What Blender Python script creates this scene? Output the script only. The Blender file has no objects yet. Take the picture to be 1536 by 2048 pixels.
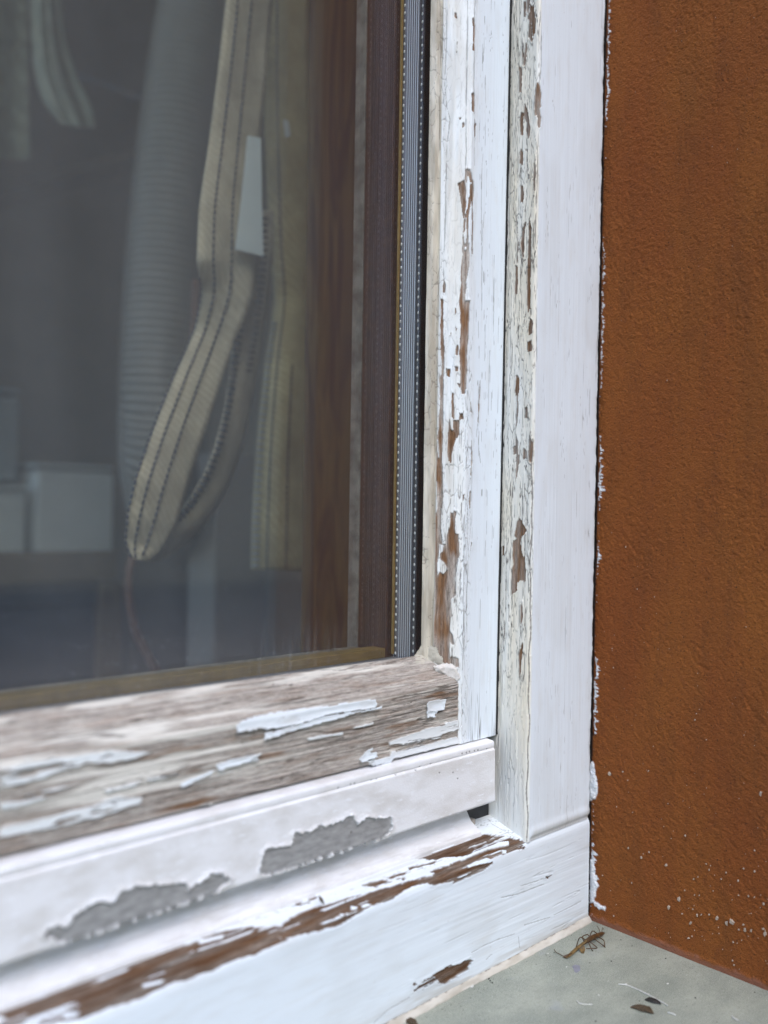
import bpy, bmesh, math, random
import numpy as np
from mathutils import Vector, Matrix

sc = bpy.context.scene
COL = sc.collection
random.seed(7)
MM = 0.001
EYE = 203.0                      # camera height over the sill, mm

# ------------------------------------------------------------------ camera
F_PX, CX, CY = 1793.0, 768.0, 1024.0          # focal length and centre measured on the 1536x2048 photograph
TH, ROLL = math.radians(46.4), 0.015
d_ = np.array([math.cos(TH), math.sin(TH), 0.0]); r_ = np.array([math.sin(TH), -math.cos(TH), 0.0]); Z_ = np.array([0, 0, 1.0])
R_ = math.cos(ROLL) * r_ + math.sin(ROLL) * Z_
U_ = -math.sin(ROLL) * r_ + math.cos(ROLL) * Z_
cam_data = bpy.data.cameras.new('camera'); cam = bpy.data.objects.new('camera', cam_data); COL.objects.link(cam)
cam.matrix_world = Matrix(((R_[0], U_[0], -d_[0], 0), (R_[1], U_[1], -d_[1], 0), (R_[2], U_[2], -d_[2], EYE * MM), (0, 0, 0, 1)))
cam_data.sensor_fit = 'VERTICAL'; cam_data.sensor_height = 36.0; cam_data.sensor_width = 27.0
cam_data.lens = F_PX * 36.0 / 2048.0
cam_data.clip_start = 0.005; cam_data.clip_end = 400.0
cam_data.dof.use_dof = True; cam_data.dof.focus_distance = 0.418; cam_data.dof.aperture_fstop = 5.2
sc.camera = cam

# ------------------------------------------------------------------ world and sun (bright overcast day)
SUN_EL, SUN_AZ = math.radians(52), math.radians(205)     # azimuth of the sun measured from +Y clockwise: in front of the window, a little left
world = bpy.data.worlds.new('World'); sc.world = world; world.use_nodes = True
wn = world.node_tree; wn.nodes.clear()
wo = wn.nodes.new('ShaderNodeOutputWorld'); wb = wn.nodes.new('ShaderNodeBackground'); ws = wn.nodes.new('ShaderNodeTexSky')
ws.sky_type = 'NISHITA'; ws.sun_disc = False; ws.sun_elevation = SUN_EL; ws.sun_rotation = SUN_AZ
ws.dust_density = 1.5; ws.air_density = 1.0; ws.ozone_density = 1.0; ws.altitude = 100
wb.inputs['Strength'].default_value = 0.15
wh = wn.nodes.new('ShaderNodeHueSaturation'); wh.inputs['Saturation'].default_value = 1.25     # sky colour strengthened for bluer light on the white paint
wn.links.new(ws.outputs[0], wh.inputs['Color']); wn.links.new(wh.outputs[0], wb.inputs[0]); wn.links.new(wb.outputs[0], wo.inputs[0])
sun = bpy.data.lights.new('sun', 'SUN'); sun.energy = 0.6; sun.angle = math.radians(50); sun.color = (1.0, 0.99, 0.975)
so = bpy.data.objects.new('sun', sun); COL.objects.link(so)
sdir = Vector((math.sin(SUN_AZ) * math.cos(SUN_EL), math.cos(SUN_AZ) * math.cos(SUN_EL), math.sin(SUN_EL)))
so.rotation_euler = sdir.to_track_quat('Z', 'Y').to_euler(); so.location = sdir * 20

vs = sc.view_settings; vs.view_transform = 'Standard'; vs.look = 'None'; vs.gamma = 1.0; vs.use_curve_mapping = False
vs.exposure = 1.57
sc.render.engine = 'CYCLES'; cy = sc.cycles
cy.use_denoising = True; cy.max_bounces = 10; cy.diffuse_bounces = 5; cy.glossy_bounces = 5
cy.transparent_max_bounces = 24; cy.transmission_bounces = 6; cy.caustics_reflective = False; cy.caustics_refractive = False

# ------------------------------------------------------------------ survey helpers: where a sight line meets a surface (mm, eye at origin)
def ray(u, v): return d_ + (u - CX) / F_PX * R_ - (v - CY) / F_PX * U_
def onY(u, v, y): w = ray(u, v); return w * y / w[1]
def onX(u, v, x): w = ray(u, v); return w * x / w[0]
def onZ(u, v, z=-EYE): w = ray(u, v); return w * z / w[2]
def W(p): p = np.asarray(p, float); return (p + np.array([0, 0, EYE])) * MM

# ------------------------------------------------------------------ noise on arrays
def _h(ix, iy, seed):
    n = (ix.astype(np.int64) * 374761393 + iy.astype(np.int64) * 668265263 + seed * 974711) & 0xffffffff
    n = ((n ^ (n >> 13)) * 1274126177) & 0xffffffff
    n = ((n ^ (n >> 16)) * 2246822519) & 0xffffffff
    n = n ^ (n >> 15)
    return n.astype(np.float64) / 4294967295.0
def vn(x, y, seed=0):
    ix = np.floor(x); iy = np.floor(y); fx = x - ix; fy = y - iy
    fx = fx * fx * fx * (fx * (fx * 6 - 15) + 10); fy = fy * fy * fy * (fy * (fy * 6 - 15) + 10)
    a = _h(ix, iy, seed); b = _h(ix + 1, iy, seed); c = _h(ix, iy + 1, seed); e = _h(ix + 1, iy + 1, seed)
    return ((a + (b - a) * fx) + ((c + (e - c) * fx) - (a + (b - a) * fx)) * fy) * 2 - 1
def fbm(x, y, o=3, seed=0):
    r = 0; a = 1.0; s = 0
    for k in range(o):
        r = r + a * vn(x * 2 ** k + 17.3 * k, y * 2 ** k - 9.1 * k, seed + k * 31); s += a; a *= 0.5
    return r / s
def voro(x, y, seed=0, jit=0.9):
    ix = np.floor(x); iy = np.floor(y)
    f1 = np.full(x.shape, 9.0); f2 = f1.copy(); px = x.copy(); py = y.copy(); cid = np.zeros_like(x)
    for dx in (-1, 0, 1):
        for dy in (-1, 0, 1):
            gx = ix + dx; gy = iy + dy
            qx = gx + 0.5 + jit * (_h(gx, gy, seed) - 0.5); qy = gy + 0.5 + jit * (_h(gx, gy, seed + 77) - 0.5)
            dd = (qx - x) ** 2 + (qy - y) ** 2
            n = dd < f1
            f2 = np.where(n, f1, np.minimum(f2, dd)); px = np.where(n, qx, px); py = np.where(n, qy, py)
            cid = np.where(n, _h(gx, gy, seed + 150), cid); f1 = np.where(n, dd, f1)
    return np.sqrt(f2) - np.sqrt(f1), px, py, cid
def ss(a, b, x): t = np.clip((x - a) / (b - a), 0, 1); return t * t * (3 - 2 * t)
def sdpoly(s, t, poly, pad=6.0):
    """signed distance in mm, negative inside; far points get +pad"""
    P = np.asarray(poly, float); out = np.full(s.shape, pad)
    m = (s > P[:, 0].min() - pad) & (s < P[:, 0].max() + pad) & (t > P[:, 1].min() - pad) & (t < P[:, 1].max() + pad)
    if not m.any(): return out
    x = s[m]; y = t[m]; d2 = np.full(x.shape, 1e9); ins = np.zeros(x.shape, bool)
    for i in range(len(P)):
        ax, ay = P[i]; bx, by = P[(i + 1) % len(P)]; ex, ey = bx - ax, by - ay; L = ex * ex + ey * ey + 1e-12
        k = np.clip(((x - ax) * ex + (y - ay) * ey) / L, 0, 1)
        d2 = np.minimum(d2, (x - ax - k * ex) ** 2 + (y - ay - k * ey) ** 2)
        if abs(ey) > 1e-9:
            c = ((ay > y) != (by > y)); xi = ax + (y - ay) / ey * ex; ins ^= c & (x < xi)
    out[m] = np.minimum(np.sqrt(d2), pad) * np.where(ins, -1, 1)
    return out
def sdline(s, t, pts, pad=3.0):
    P = np.asarray(pts, float); out = np.full(s.shape, pad)
    m = (s > P[:, 0].min() - pad) & (s < P[:, 0].max() + pad) & (t > P[:, 1].min() - pad) & (t < P[:, 1].max() + pad)
    if not m.any(): return out
    x = s[m]; y = t[m]; d2 = np.full(x.shape, pad * pad)
    for i in range(len(P) - 1):
        ax, ay = P[i]; bx, by = P[i + 1]; ex, ey = bx - ax, by - ay; L = ex * ex + ey * ey + 1e-12
        k = np.clip(((x - ax) * ex + (y - ay) * ey) / L, 0, 1)
        d2 = np.minimum(d2, (x - ax - k * ex) ** 2 + (y - ay - k * ey) ** 2)
    out[m] = np.sqrt(d2); return out

# ------------------------------------------------------------------ mesh helpers
def put(name, me, mat=None, parent=None):
    o = bpy.data.objects.new(name, me); COL.objects.link(o)
    if mat and not me.materials: me.materials.append(mat)
    if parent: o.parent = parent
    return o
def tag(o, label=None, cat=None, group=None, kind=None):
    if label: o['label'] = label
    if cat: o['category'] = cat
    if group: o['group'] = group
    if kind: o['kind'] = kind
    return o
def thing(name, label, cat, group=None):
    o = bpy.data.objects.new(name, None); COL.objects.link(o); o.empty_display_size = 0.02
    return tag(o, label, cat, group)
def grid_mesh(name, P, attrs=None, keep=None, smooth=True):
    """P: (n,m,3) in eye-origin mm"""
    n, m = P.shape[:2]
    V = ((P + np.array([0, 0, EYE])) * MM).reshape(-1, 3)
    i = np.arange(n * m).reshape(n, m)
    Q = np.stack([i[:-1, :-1], i[1:, :-1], i[1:, 1:], i[:-1, 1:]], -1).reshape(-1, 4)
    if keep is not None:
        Q = Q[keep[:-1, :-1].reshape(-1)]
        used = np.unique(Q); remap = np.zeros(n * m, np.int64); remap[used] = np.arange(len(used)); Q = remap[Q]; V = V[used]
    me = bpy.data.meshes.new(name)
    me.vertices.add(len(V)); me.vertices.foreach_set('co', V.astype(np.float32).ravel())
    me.loops.add(Q.size); me.loops.foreach_set('vertex_index', Q.astype(np.int32).ravel())
    me.polygons.add(len(Q)); me.polygons.foreach_set('loop_start', np.arange(0, Q.size, 4, dtype=np.int32))
    me.polygons.foreach_set('loop_total', np.full(len(Q), 4, np.int32))
    me.update(calc_edges=True); me.validate()
    if smooth: me.polygons.foreach_set('use_smooth', np.ones(len(Q), bool))
    for k, a in (attrs or {}).items():
        a = np.asarray(a)
        if a.ndim == 3: a = a.reshape(-1, 3)
        else: a = a.reshape(-1)
        if keep is not None: a = a[used]
        if a.ndim == 2:
            at = me.attributes.new(k, 'FLOAT_VECTOR', 'POINT'); at.data.foreach_set('vector', a.astype(np.float32).ravel())
        else:
            at = me.attributes.new(k, 'FLOAT', 'POINT'); at.data.foreach_set('value', a.astype(np.float32))
    return me
def bm_mesh(name, bm, smooth=False):
    me = bpy.data.meshes.new(name); bm.normal_update(); bm.to_mesh(me); bm.free()
    if smooth: me.polygons.foreach_set('use_smooth', [True] * len(me.polygons))
    return me
def add_box(bm, a, b, bev=0.0):
    """box between two corners in eye-origin mm"""
    A = W(np.minimum(a, b)); B = W(np.maximum(a, b)); c = (A + B) / 2; s = B - A
    g = bmesh.ops.create_cube(bm, size=1.0, matrix=Matrix.Translation(Vector(c)) @ Matrix.Diagonal((s[0], s[1], s[2], 1)))
    if bev:
        es = list({e for v in g['verts'] for e in v.link_edges})
        bmesh.ops.bevel(bm, geom=es, offset=bev * MM, segments=2, affect='EDGES', profile=0.5)
def box(name, a, b, mat, parent=None, bev=0.0):
    bm = bmesh.new(); add_box(bm, a, b, bev); return put(name, bm_mesh(name, bm), mat, parent)
def add_tube(bm, pts, rad, n=8, cap=True):
    P = [np.asarray(p, float) for p in pts]; rings = []
    rad = rad if hasattr(rad, '__len__') else [rad] * len(P)
    up = np.array([0.13, 0.21, 0.97])
    for i, p in enumerate(P):
        tn = P[min(i + 1, len(P) - 1)] - P[max(i - 1, 0)]; tn /= np.linalg.norm(tn) + 1e-9
        a = np.cross(tn, up); la = np.linalg.norm(a); a = a / la if la > 1e-3 else np.array([1.0, 0, 0]); b = np.cross(tn, a)
        rings.append([bm.verts.new(W(p + rad[i] * (math.cos(2 * math.pi * k / n) * a + math.sin(2 * math.pi * k / n) * b))) for k in range(n)])
    for A, B in zip(rings, rings[1:]):
        for k in range(n): bm.faces.new((A[k], A[(k + 1) % n], B[(k + 1) % n], B[k]))
    if cap: bm.faces.new(rings[0][::-1]); bm.faces.new(rings[-1])
def smooth_path(pts, n=6):
    P = np.asarray(pts, float); out = []
    for i in range(len(P) - 1):
        p0 = P[max(i - 1, 0)]; p1 = P[i]; p2 = P[i + 1]; p3 = P[min(i + 2, len(P) - 1)]
        for k in range(n):
            t = k / n
            out.append(0.5 * (2 * p1 + (p2 - p0) * t + (2 * p0 - 5 * p1 + 4 * p2 - p3) * t * t + (3 * p1 - p0 - 3 * p2 + p3) * t ** 3))
    out.append(P[-1]); return np.array(out)

# ------------------------------------------------------------------ materials
def srgb(r, g, b): return tuple(((c / 255 + 0.055) / 1.055) ** 2.4 if c > 10 else c / 255 / 12.92 for c in (r, g, b)) + (1.0,)
class NT:
    def __init__(self, name):
        self.m = bpy.data.materials.new(name); self.m.use_nodes = True; self.t = self.m.node_tree; self.t.nodes.clear()
        self.out = self.n('ShaderNodeOutputMaterial')
    def n(self, kind, ins=None, **props):
        x = self.t.nodes.new(kind)
        for k, v in props.items(): setattr(x, k, v)
        for k, v in (ins or {}).items():
            s = x.inputs[k]
            if isinstance(v, bpy.types.NodeSocket): self.t.links.new(v, s)
            else: s.default_value = v
        return x
    def attr(self, name): return self.n('ShaderNodeAttribute', attribute_name=name)
    def math(self, op, a, b=0.0, c=None, clamp=False):
        x = self.n('ShaderNodeMath', {0: a, 1: b}, operation=op, use_clamp=clamp)
        if c is not None: x.inputs[2].default_value = c
        return x.outputs[0]
    def mixc(self, f, a, b, bt='MIX'):
        x = self.n('ShaderNodeMix', data_type='RGBA', blend_type=bt)
        for s, v in ((x.inputs[0], f), (x.inputs[6], a), (x.inputs[7], b)):
            if isinstance(v, bpy.types.NodeSocket): self.t.links.new(v, s)
            else: s.default_value = v
        return x.outputs[2]
    def mapr(self, v, a, b, c=0.0, d=1.0):
        return self.n('ShaderNodeMapRange', {0: v, 1: a, 2: b, 3: c, 4: d}).outputs[0]
    def noise(self, vec, scale=1.0, detail=3.0, rough=0.55, dist=0.0):
        return self.n('ShaderNodeTexNoise', {'Vector': vec, 'Scale': scale, 'Detail': detail, 'Roughness': rough, 'Distortion': dist}).outputs['Fac']
    def scale(self, vec, s): return self.n('ShaderNodeVectorMath', {0: vec, 1: s}, operation='MULTIPLY').outputs[0]
    def pos(self):
        g = self.n('ShaderNodeNewGeometry'); return self.scale(g.outputs['Position'], (1000, 1000, 1000))     # mm
    def bump(self, h, dist, strength=1.0, normal=None):
        ins = {'Height': h, 'Distance': dist * MM, 'Strength': strength}
        if normal is not None: ins['Normal'] = normal
        return self.n('ShaderNodeBump', ins).outputs[0]
    def bsdf(self, **ins):
        b = self.n('ShaderNodeBsdfPrincipled', {k.replace('_', ' '): v for k, v in ins.items()})
        self.t.links.new(b.outputs[0], self.out.inputs[0]); return b
def plain(name, col, rough=0.6, var=0.12, sc_=0.3, bump=0.1, metal=0.0, bsc=1.5):
    N = NT(name); p = N.pos(); a = N.noise(p, sc_, 4); b = N.noise(p, bsc, 3)
    dark = tuple(c * (1 - 2 * var) for c in col[:3]) + (1,)
    c = N.mixc(N.mapr(a, 0.35, 0.68), dark, col)
    N.bsdf(Base_Color=c, Roughness=rough, Metallic=metal, Normal=N.bump(b, bump)); return N.m

def painted_wood(name, white=(0.735, 0.80, 0.85, 1), cream=(0.74, 0.68, 0.55, 1), brush=0.016):
    N = NT(name)
    g = N.attr('gpos').outputs['Vector']; paint = N.attr('paint').outputs['Fac']; grey = N.attr('grey').outputs['Fac']
    crack = N.attr('crack').outputs['Fac']; tint = N.attr('tint').outputs['Fac']
    fine = N.noise(N.scale(g, (1.7, 0.15, 1)), 1.0, 5, 0.75); wide = N.noise(N.scale(g, (0.75, 0.018, 1)), 1.0, 3, 0.5, 0.6)
    fib = N.noise(N.scale(g, (3.2, 0.40, 1)), 1.0, 4, 0.8)
    ring = N.mapr(N.math('ADD', N.math('MULTIPLY', wide, 0.35), N.math('MULTIPLY', fine, 0.65)), 0.38, 0.62)
    brown = N.mixc(ring, (0.062, 0.029, 0.014, 1), (0.29, 0.152, 0.076, 1))
    brown = N.mixc(N.mapr(fib, 0.35, 0.75), brown, (0.20, 0.115, 0.062, 1))
    greyc = N.mixc(ring, (0.205, 0.182, 0.158, 1), (0.545, 0.495, 0.44, 1))
    greyc = N.mixc(N.math('MULTIPLY', N.mapr(fib, 0.54, 0.66), 0.6), greyc, (0.075, 0.06, 0.05, 1))
    gm = N.noise(N.scale(g, (0.35, 0.04, 1)), 1.0, 3)
    wood = N.mixc(N.math('MULTIPLY_ADD', N.mapr(gm, 0.35, 0.65, -0.35, 0.35), 1.0, 0.0), brown, greyc)
    gsel = N.math('ADD', grey, N.mapr(gm, 0.3, 0.7, -0.4, 0.4), clamp=True)
    wood = N.mixc(gsel, brown, greyc); wood = N.mixc(N.attr('damp').outputs['Fac'], wood, (0.45, 0.42, 0.40, 1), 'MULTIPLY')
    pn = N.noise(N.scale(g, (0.25, 0.05, 1)), 1.0, 4)
    pc = N.mixc(tint, white, cream)
    pc = N.mixc(N.mapr(pn, 0.5, 0.78, 0.0, 0.22), pc, (0.55, 0.52, 0.46, 1))
    spk = N.noise(N.scale(g, (1.6, 0.5, 1)), 1.0, 2)
    pc = N.mixc(N.mapr(spk, 0.70, 0.76, 0.0, 0.5), pc, (0.36, 0.34, 0.31, 1))
    pc = N.mixc(N.attr('dirt').outputs['Fac'], pc, (0.36, 0.32, 0.25, 1))
    c = N.mixc(paint, wood, pc)
    c = N.mixc(N.math('MULTIPLY', crack, 0.85), c, (0.085, 0.07, 0.058, 1))
    wb_ = N.math('ADD', N.math('MULTIPLY', fine, 0.7), N.math('MULTIPLY', fib, 0.5))
    br = N.noise(N.scale(g, (2.2, 0.03, 1)), 1.0, 4, 0.7); orange = N.noise(N.scale(g, (0.9, 0.5, 1)), 1.0, 2)
    pb = N.math('ADD', br, N.math('MULTIPLY', orange, 0.5))
    hgt = N.math('ADD', N.math('MULTIPLY', wb_, N.math('SUBTRACT', 1.0, paint)), N.math('MULTIPLY', N.math('MULTIPLY', pb, paint), brush / 0.35))
    N.bsdf(Base_Color=c, Roughness=N.mapr(paint, 0, 1, 0.92, 0.42), Specular_IOR_Level=N.mapr(paint, 0, 1, 0.15, 0.4), Normal=N.bump(hgt, 0.35))
    return N.m
M = {}
M['paint'] = painted_wood('flaking_white_paint')
M['paint_old'] = painted_wood('old_cream_paint', (0.66, 0.645, 0.60, 1), (0.50, 0.465, 0.385, 1), 0.06)
M['dark'] = plain('dark_gap', (0.02, 0.018, 0.016, 1), 0.9)
M['filler'] = plain('white_filler', (0.66, 0.63, 0.585, 1), 0.6, 0.07, 0.5, 0.25, bsc=1.0)
M['cream_seal'] = plain('cream_sealant', (0.50, 0.47, 0.39, 1), 0.65, 0.13, 0.18, 0.25, bsc=0.9)
M['rubber_shade'] = plain('black_rubber_shade', (0.012, 0.012, 0.014, 1), 0.5)  # black seals, and the blocks that stand in for shade in frame gaps
M['golden'] = plain('golden_brown', (0.32, 0.21, 0.07, 1), 0.5, 0.12, 0.2, 0.05)
M['inner_wood'] = plain('stained_wood', (0.105, 0.046, 0.022, 1), 0.45, 0.2, 0.2, 0.2)
def panel_mat():
    N = NT('dark_panel_wood'); p = N.pos(); a = N.noise(N.scale(p, (0.05, 0.05, 0.006)), 1.0, 3, 0.6, 1.5); b = N.noise(N.scale(p, (0.4, 0.4, 0.02)), 1.0, 3)
    c = N.mixc(N.mapr(a, 0.40, 0.56), (0.030, 0.012, 0.008, 1), (0.115, 0.070, 0.022, 1)); c = N.mixc(N.mapr(b, .5, .75, 0, .5), c, (0.05, 0.025, 0.012, 1))
    N.bsdf(Base_Color=c, Roughness=0.5); return N.m
M['dark_wood'] = panel_mat()
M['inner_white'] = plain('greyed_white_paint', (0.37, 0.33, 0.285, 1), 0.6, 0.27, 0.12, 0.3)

def metal_mat():
    N = NT('spacer_aluminium'); p = N.pos()
    N.bsdf(Base_Color=N.mixc(N.attr('ridge').outputs['Fac'], (0.165, 0.17, 0.185, 1), (0.66, 0.67, 0.69, 1)), Metallic=0.45, Roughness=0.4, Normal=N.bump(N.noise(p, 2.0, 2), 0.02)); return N.m
M['alu'] = metal_mat()
M['alu_bright'] = plain('pressed_aluminium', (0.85, 0.85, 0.82, 1), 0.35, 0.03)

def bar_mat():
    N = NT('painted_aluminium'); g = N.attr('gpos').outputs['Vector']; paint = N.attr('paint').outputs['Fac']; crack = N.attr('crack').outputs['Fac']
    a = N.noise(N.scale(g, (0.12, 0.05, 1)), 1.0, 4); b = N.noise(N.scale(g, (0.5, 0.16, 1)), 1.0, 3, 0.6)
    w = N.mixc(N.mapr(a, 0.42, 0.68, 0, 0.8), (0.76, 0.765, 0.775, 1), (0.59, 0.575, 0.55, 1))
    w = N.mixc(N.mapr(b, 0.60, 0.68, 0, 0.75), w, (0.83, 0.85, 0.88, 1))
    m = N.mixc(N.mapr(b, 0.3, 0.7), (0.25, 0.25, 0.245, 1), (0.42, 0.42, 0.415, 1))
    sp = N.noise(N.scale(g, (2.2, 2.2, 1)), 1.0, 1)
    m = N.mixc(N.mapr(sp, 0.72, 0.76, 0, 0.8), m, (0.6, 0.6, 0.6, 1))
    c = N.mixc(crack, N.mixc(paint, m, w), (0.05, 0.04, 0.035, 1))
    N.bsdf(Base_Color=c, Roughness=N.mapr(paint, 0, 1, 0.55, 0.4), Metallic=N.mapr(paint, 0, 1, 0.25, 0.0), Normal=N.bump(N.math('ADD', b, N.noise(N.scale(g, (1.5, 1.5, 1)), 1.0, 2)), 0.10)); return N.m
M['bar'] = bar_mat()

def wall_mat():
    N = NT('brown_render'); g = N.attr('gpos').outputs['Vector']; paint = N.attr('paint').outputs['Fac']; rub = N.attr('rub').outputs['Fac']
    big = N.noise(N.scale(g, (0.02, 0.008, 1)), 1.0, 4, 0.6); mid = N.noise(N.scale(g, (0.16, 0.10, 1)), 1.0, 4, 0.65)
    c = N.mixc(N.mapr(big, 0.35, 0.65), (0.219, 0.0635, 0.0150, 1), (0.252, 0.083, 0.0172, 1))
    c = N.mixc(N.mapr(mid, 0.52, 0.75, 0, 0.55), c, (0.180, 0.054, 0.0180, 1))
    stn = N.noise(N.scale(g, (0.07, 0.014, 1)), 1.0, 5, 0.7); c = N.mixc(N.mapr(stn, 0.48, 0.72, 0, 0.5), c, (0.125, 0.045, 0.014, 1))
    pit = N.noise(N.scale(g, (1.25, 0.95, 1)), 1.0, 2, 0.55)
    c = N.mixc(N.mapr(pit, 0.30, 0.40, 0.85, 0.0), c, (0.045, 0.018, 0.010, 1))
    spk = N.noise(N.scale(g, (0.55, 0.55, 1)), 1.0, 1)
    c = N.mixc(N.mapr(spk, 0.80, 0.83, 0, 0.6), c, (0.42, 0.36, 0.30, 1))
    c = N.mixc(rub, c, (0.24, 0.11, 0.075, 1))
    c = N.mixc(N.attr('gap').outputs['Fac'], c, (0.018, 0.014, 0.012, 1)); c = N.mixc(paint, c, (0.75, 0.755, 0.76, 1))
    h = N.math('ADD', N.math('MULTIPLY', N.n('ShaderNodeTexVoronoi', {'Vector': N.scale(g, (1.3, 1.15, 1)), 'Scale': 1.0}).outputs['Distance'], -0.6), N.noise(N.scale(g, (2.4, 2.0, 1)), 1.0, 3, 0.6))
    N.bsdf(Base_Color=c, Roughness=N.mapr(paint, 0, 1, 0.8, 0.45), Specular_IOR_Level=0.2, Normal=N.bump(h, 0.6)); return N.m
M['wall'] = wall_mat()

def sill_mat():
    N = NT('grey_green_sill'); p = N.pos()
    a = N.noise(N.scale(p, (0.03, 0.05, 0.03)), 1.0, 5, 0.6); b = N.noise(N.scale(p, (2.2, 2.2, 2.2)), 1.0, 3, 0.7); s = N.noise(N.scale(p, (0.07, 0.55, 0.3)), 1.0, 4, 0.6)
    c = N.mixc(N.mapr(a, 0.36, 0.64), (0.195, 0.222, 0.18, 1), (0.315, 0.337, 0.275, 1))
    c = N.mixc(N.mapr(b, 0.46, 0.66, 0, 0.7), c, (0.43, 0.45, 0.40, 1)); md = N.noise(N.scale(p, (0.45, 0.45, 0.45)), 1.0, 4, 0.7); c = N.mixc(N.mapr(md, 0.52, 0.70, 0, 0.55), c, (0.19, 0.21, 0.175, 1))
    c = N.mixc(N.mapr(b, 0.30, 0.44, 0.7, 0), c, (0.13, 0.14, 0.12, 1))
    c = N.mixc(N.mapr(s, 0.64, 0.78, 0, 0.5), c, (0.45, 0.46, 0.43, 1))
    bl = N.noise(N.scale(p, (0.05, 0.05, 0.05)), 1.0, 2)
    c = N.mixc(N.mapr(bl, 0.62, 0.72, 0, 0.35), c, (0.27, 0.30, 0.36, 1))
    N.bsdf(Base_Color=c, Roughness=0.55, Normal=N.bump(N.math('ADD', b, s), 0.12)); return N.m
M['sill'] = sill_mat()

def glass_mat(name, r0, tintc, dirt_haze):
    N = NT(name); g = N.n('ShaderNodeNewGeometry')
    dt = N.n('ShaderNodeVectorMath', {0: g.outputs['Normal'], 1: g.outputs['Incoming']}, operation='DOT_PRODUCT').outputs['Value']
    k = N.math('POWER', N.math('SUBTRACT', 1.0, N.math('ABSOLUTE', dt), clamp=True), 5.0)
    f = N.math('MULTIPLY_ADD', k, 1.0 - r0, r0)
    tr = N.n('ShaderNodeBsdfTransparent', {'Color': (0.955, 0.965, 0.955, 1)})
    gl = N.n('ShaderNodeBsdfGlossy', {'Color': tintc, 'Roughness': 0.0})
    mx = N.n('ShaderNodeMixShader', {0: f, 1: tr.outputs[0], 2: gl.outputs[0]}).outputs[0]
    if dirt_haze:
        p = N.pos(); sp = N.n('ShaderNodeSeparateXYZ', {0: p})
        z = sp.outputs['Z']
        sx = sp.outputs['X']; zx = N.math('MULTIPLY', N.mapr(sx, 185, 205, 0.25, 1.0), N.mapr(sx, 240, 255, 1.0, 0.1)); low = N.math('MULTIPLY', N.mapr(z, 138.0, 160.0, 1.0, 0.0), zx); edge = N.mapr(z, 138.0, 160.0, 1.0, 0.0)
        st = N.noise(N.scale(p, (0.55, 0.3, 0.045)), 1.0, 4, 0.6); gr = N.noise(N.scale(p, (3.2, 1, 1.6)), 1.0, 3, 0.7)
        m1 = N.math('MULTIPLY', N.math('MULTIPLY', N.mapr(st, 0.50, 0.68), N.mapr(gr, 0.35, 0.6)), N.math('MULTIPLY', low, 0.24))
        dot = N.n('ShaderNodeTexVoronoi', {'Vector': N.scale(p, (0.45, 1, 0.40)), 'Scale': 1.0}).outputs['Distance']
        zone = N.mapr(N.noise(N.scale(p, (0.02, 1, 0.015)), 1.0, 3), 0.45, 0.6)
        m2 = N.math('MULTIPLY', N.math('LESS_THAN', dot, 0.08), N.math('MULTIPLY', zone, N.mapr(z, 138, 300, 0.7, 0.05)))
        m3 = N.math('MULTIPLY', N.mapr(gr, 0.45, 0.7), N.math('MULTIPLY', edge, 0.05))
        m = N.math('ADD', N.math('ADD', N.math('MAXIMUM', m1, m2), m3), N.mapr(N.noise(N.scale(p, (0.012, 0.012, 0.004)), 1.0, 4, 0.6, 1.0), 0.35, 0.7, 0.004, 0.034), clamp=True); m = N.math('MULTIPLY', m, N.mapr(sx, 170, 262, 1.0, 0.35))  # last noise term: milky veil painted as thin diffuse colour, weaker to the right
        df = N.n('ShaderNodeBsdfDiffuse', {'Color': (0.62, 0.64, 0.66, 1)})
        mx = N.n('ShaderNodeMixShader', {0: m, 1: mx, 2: df.outputs[0]}).outputs[0]
    N.t.links.new(mx, N.out.inputs[0]); return N.m
M['glass_out'] = glass_mat('window_glass', 0.042, (0.96, 0.97, 1.0, 1), True)
M['glass_in'] = glass_mat('coated_window_glass', 0.075, (1.0, 0.82, 0.96, 1), False)

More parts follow.
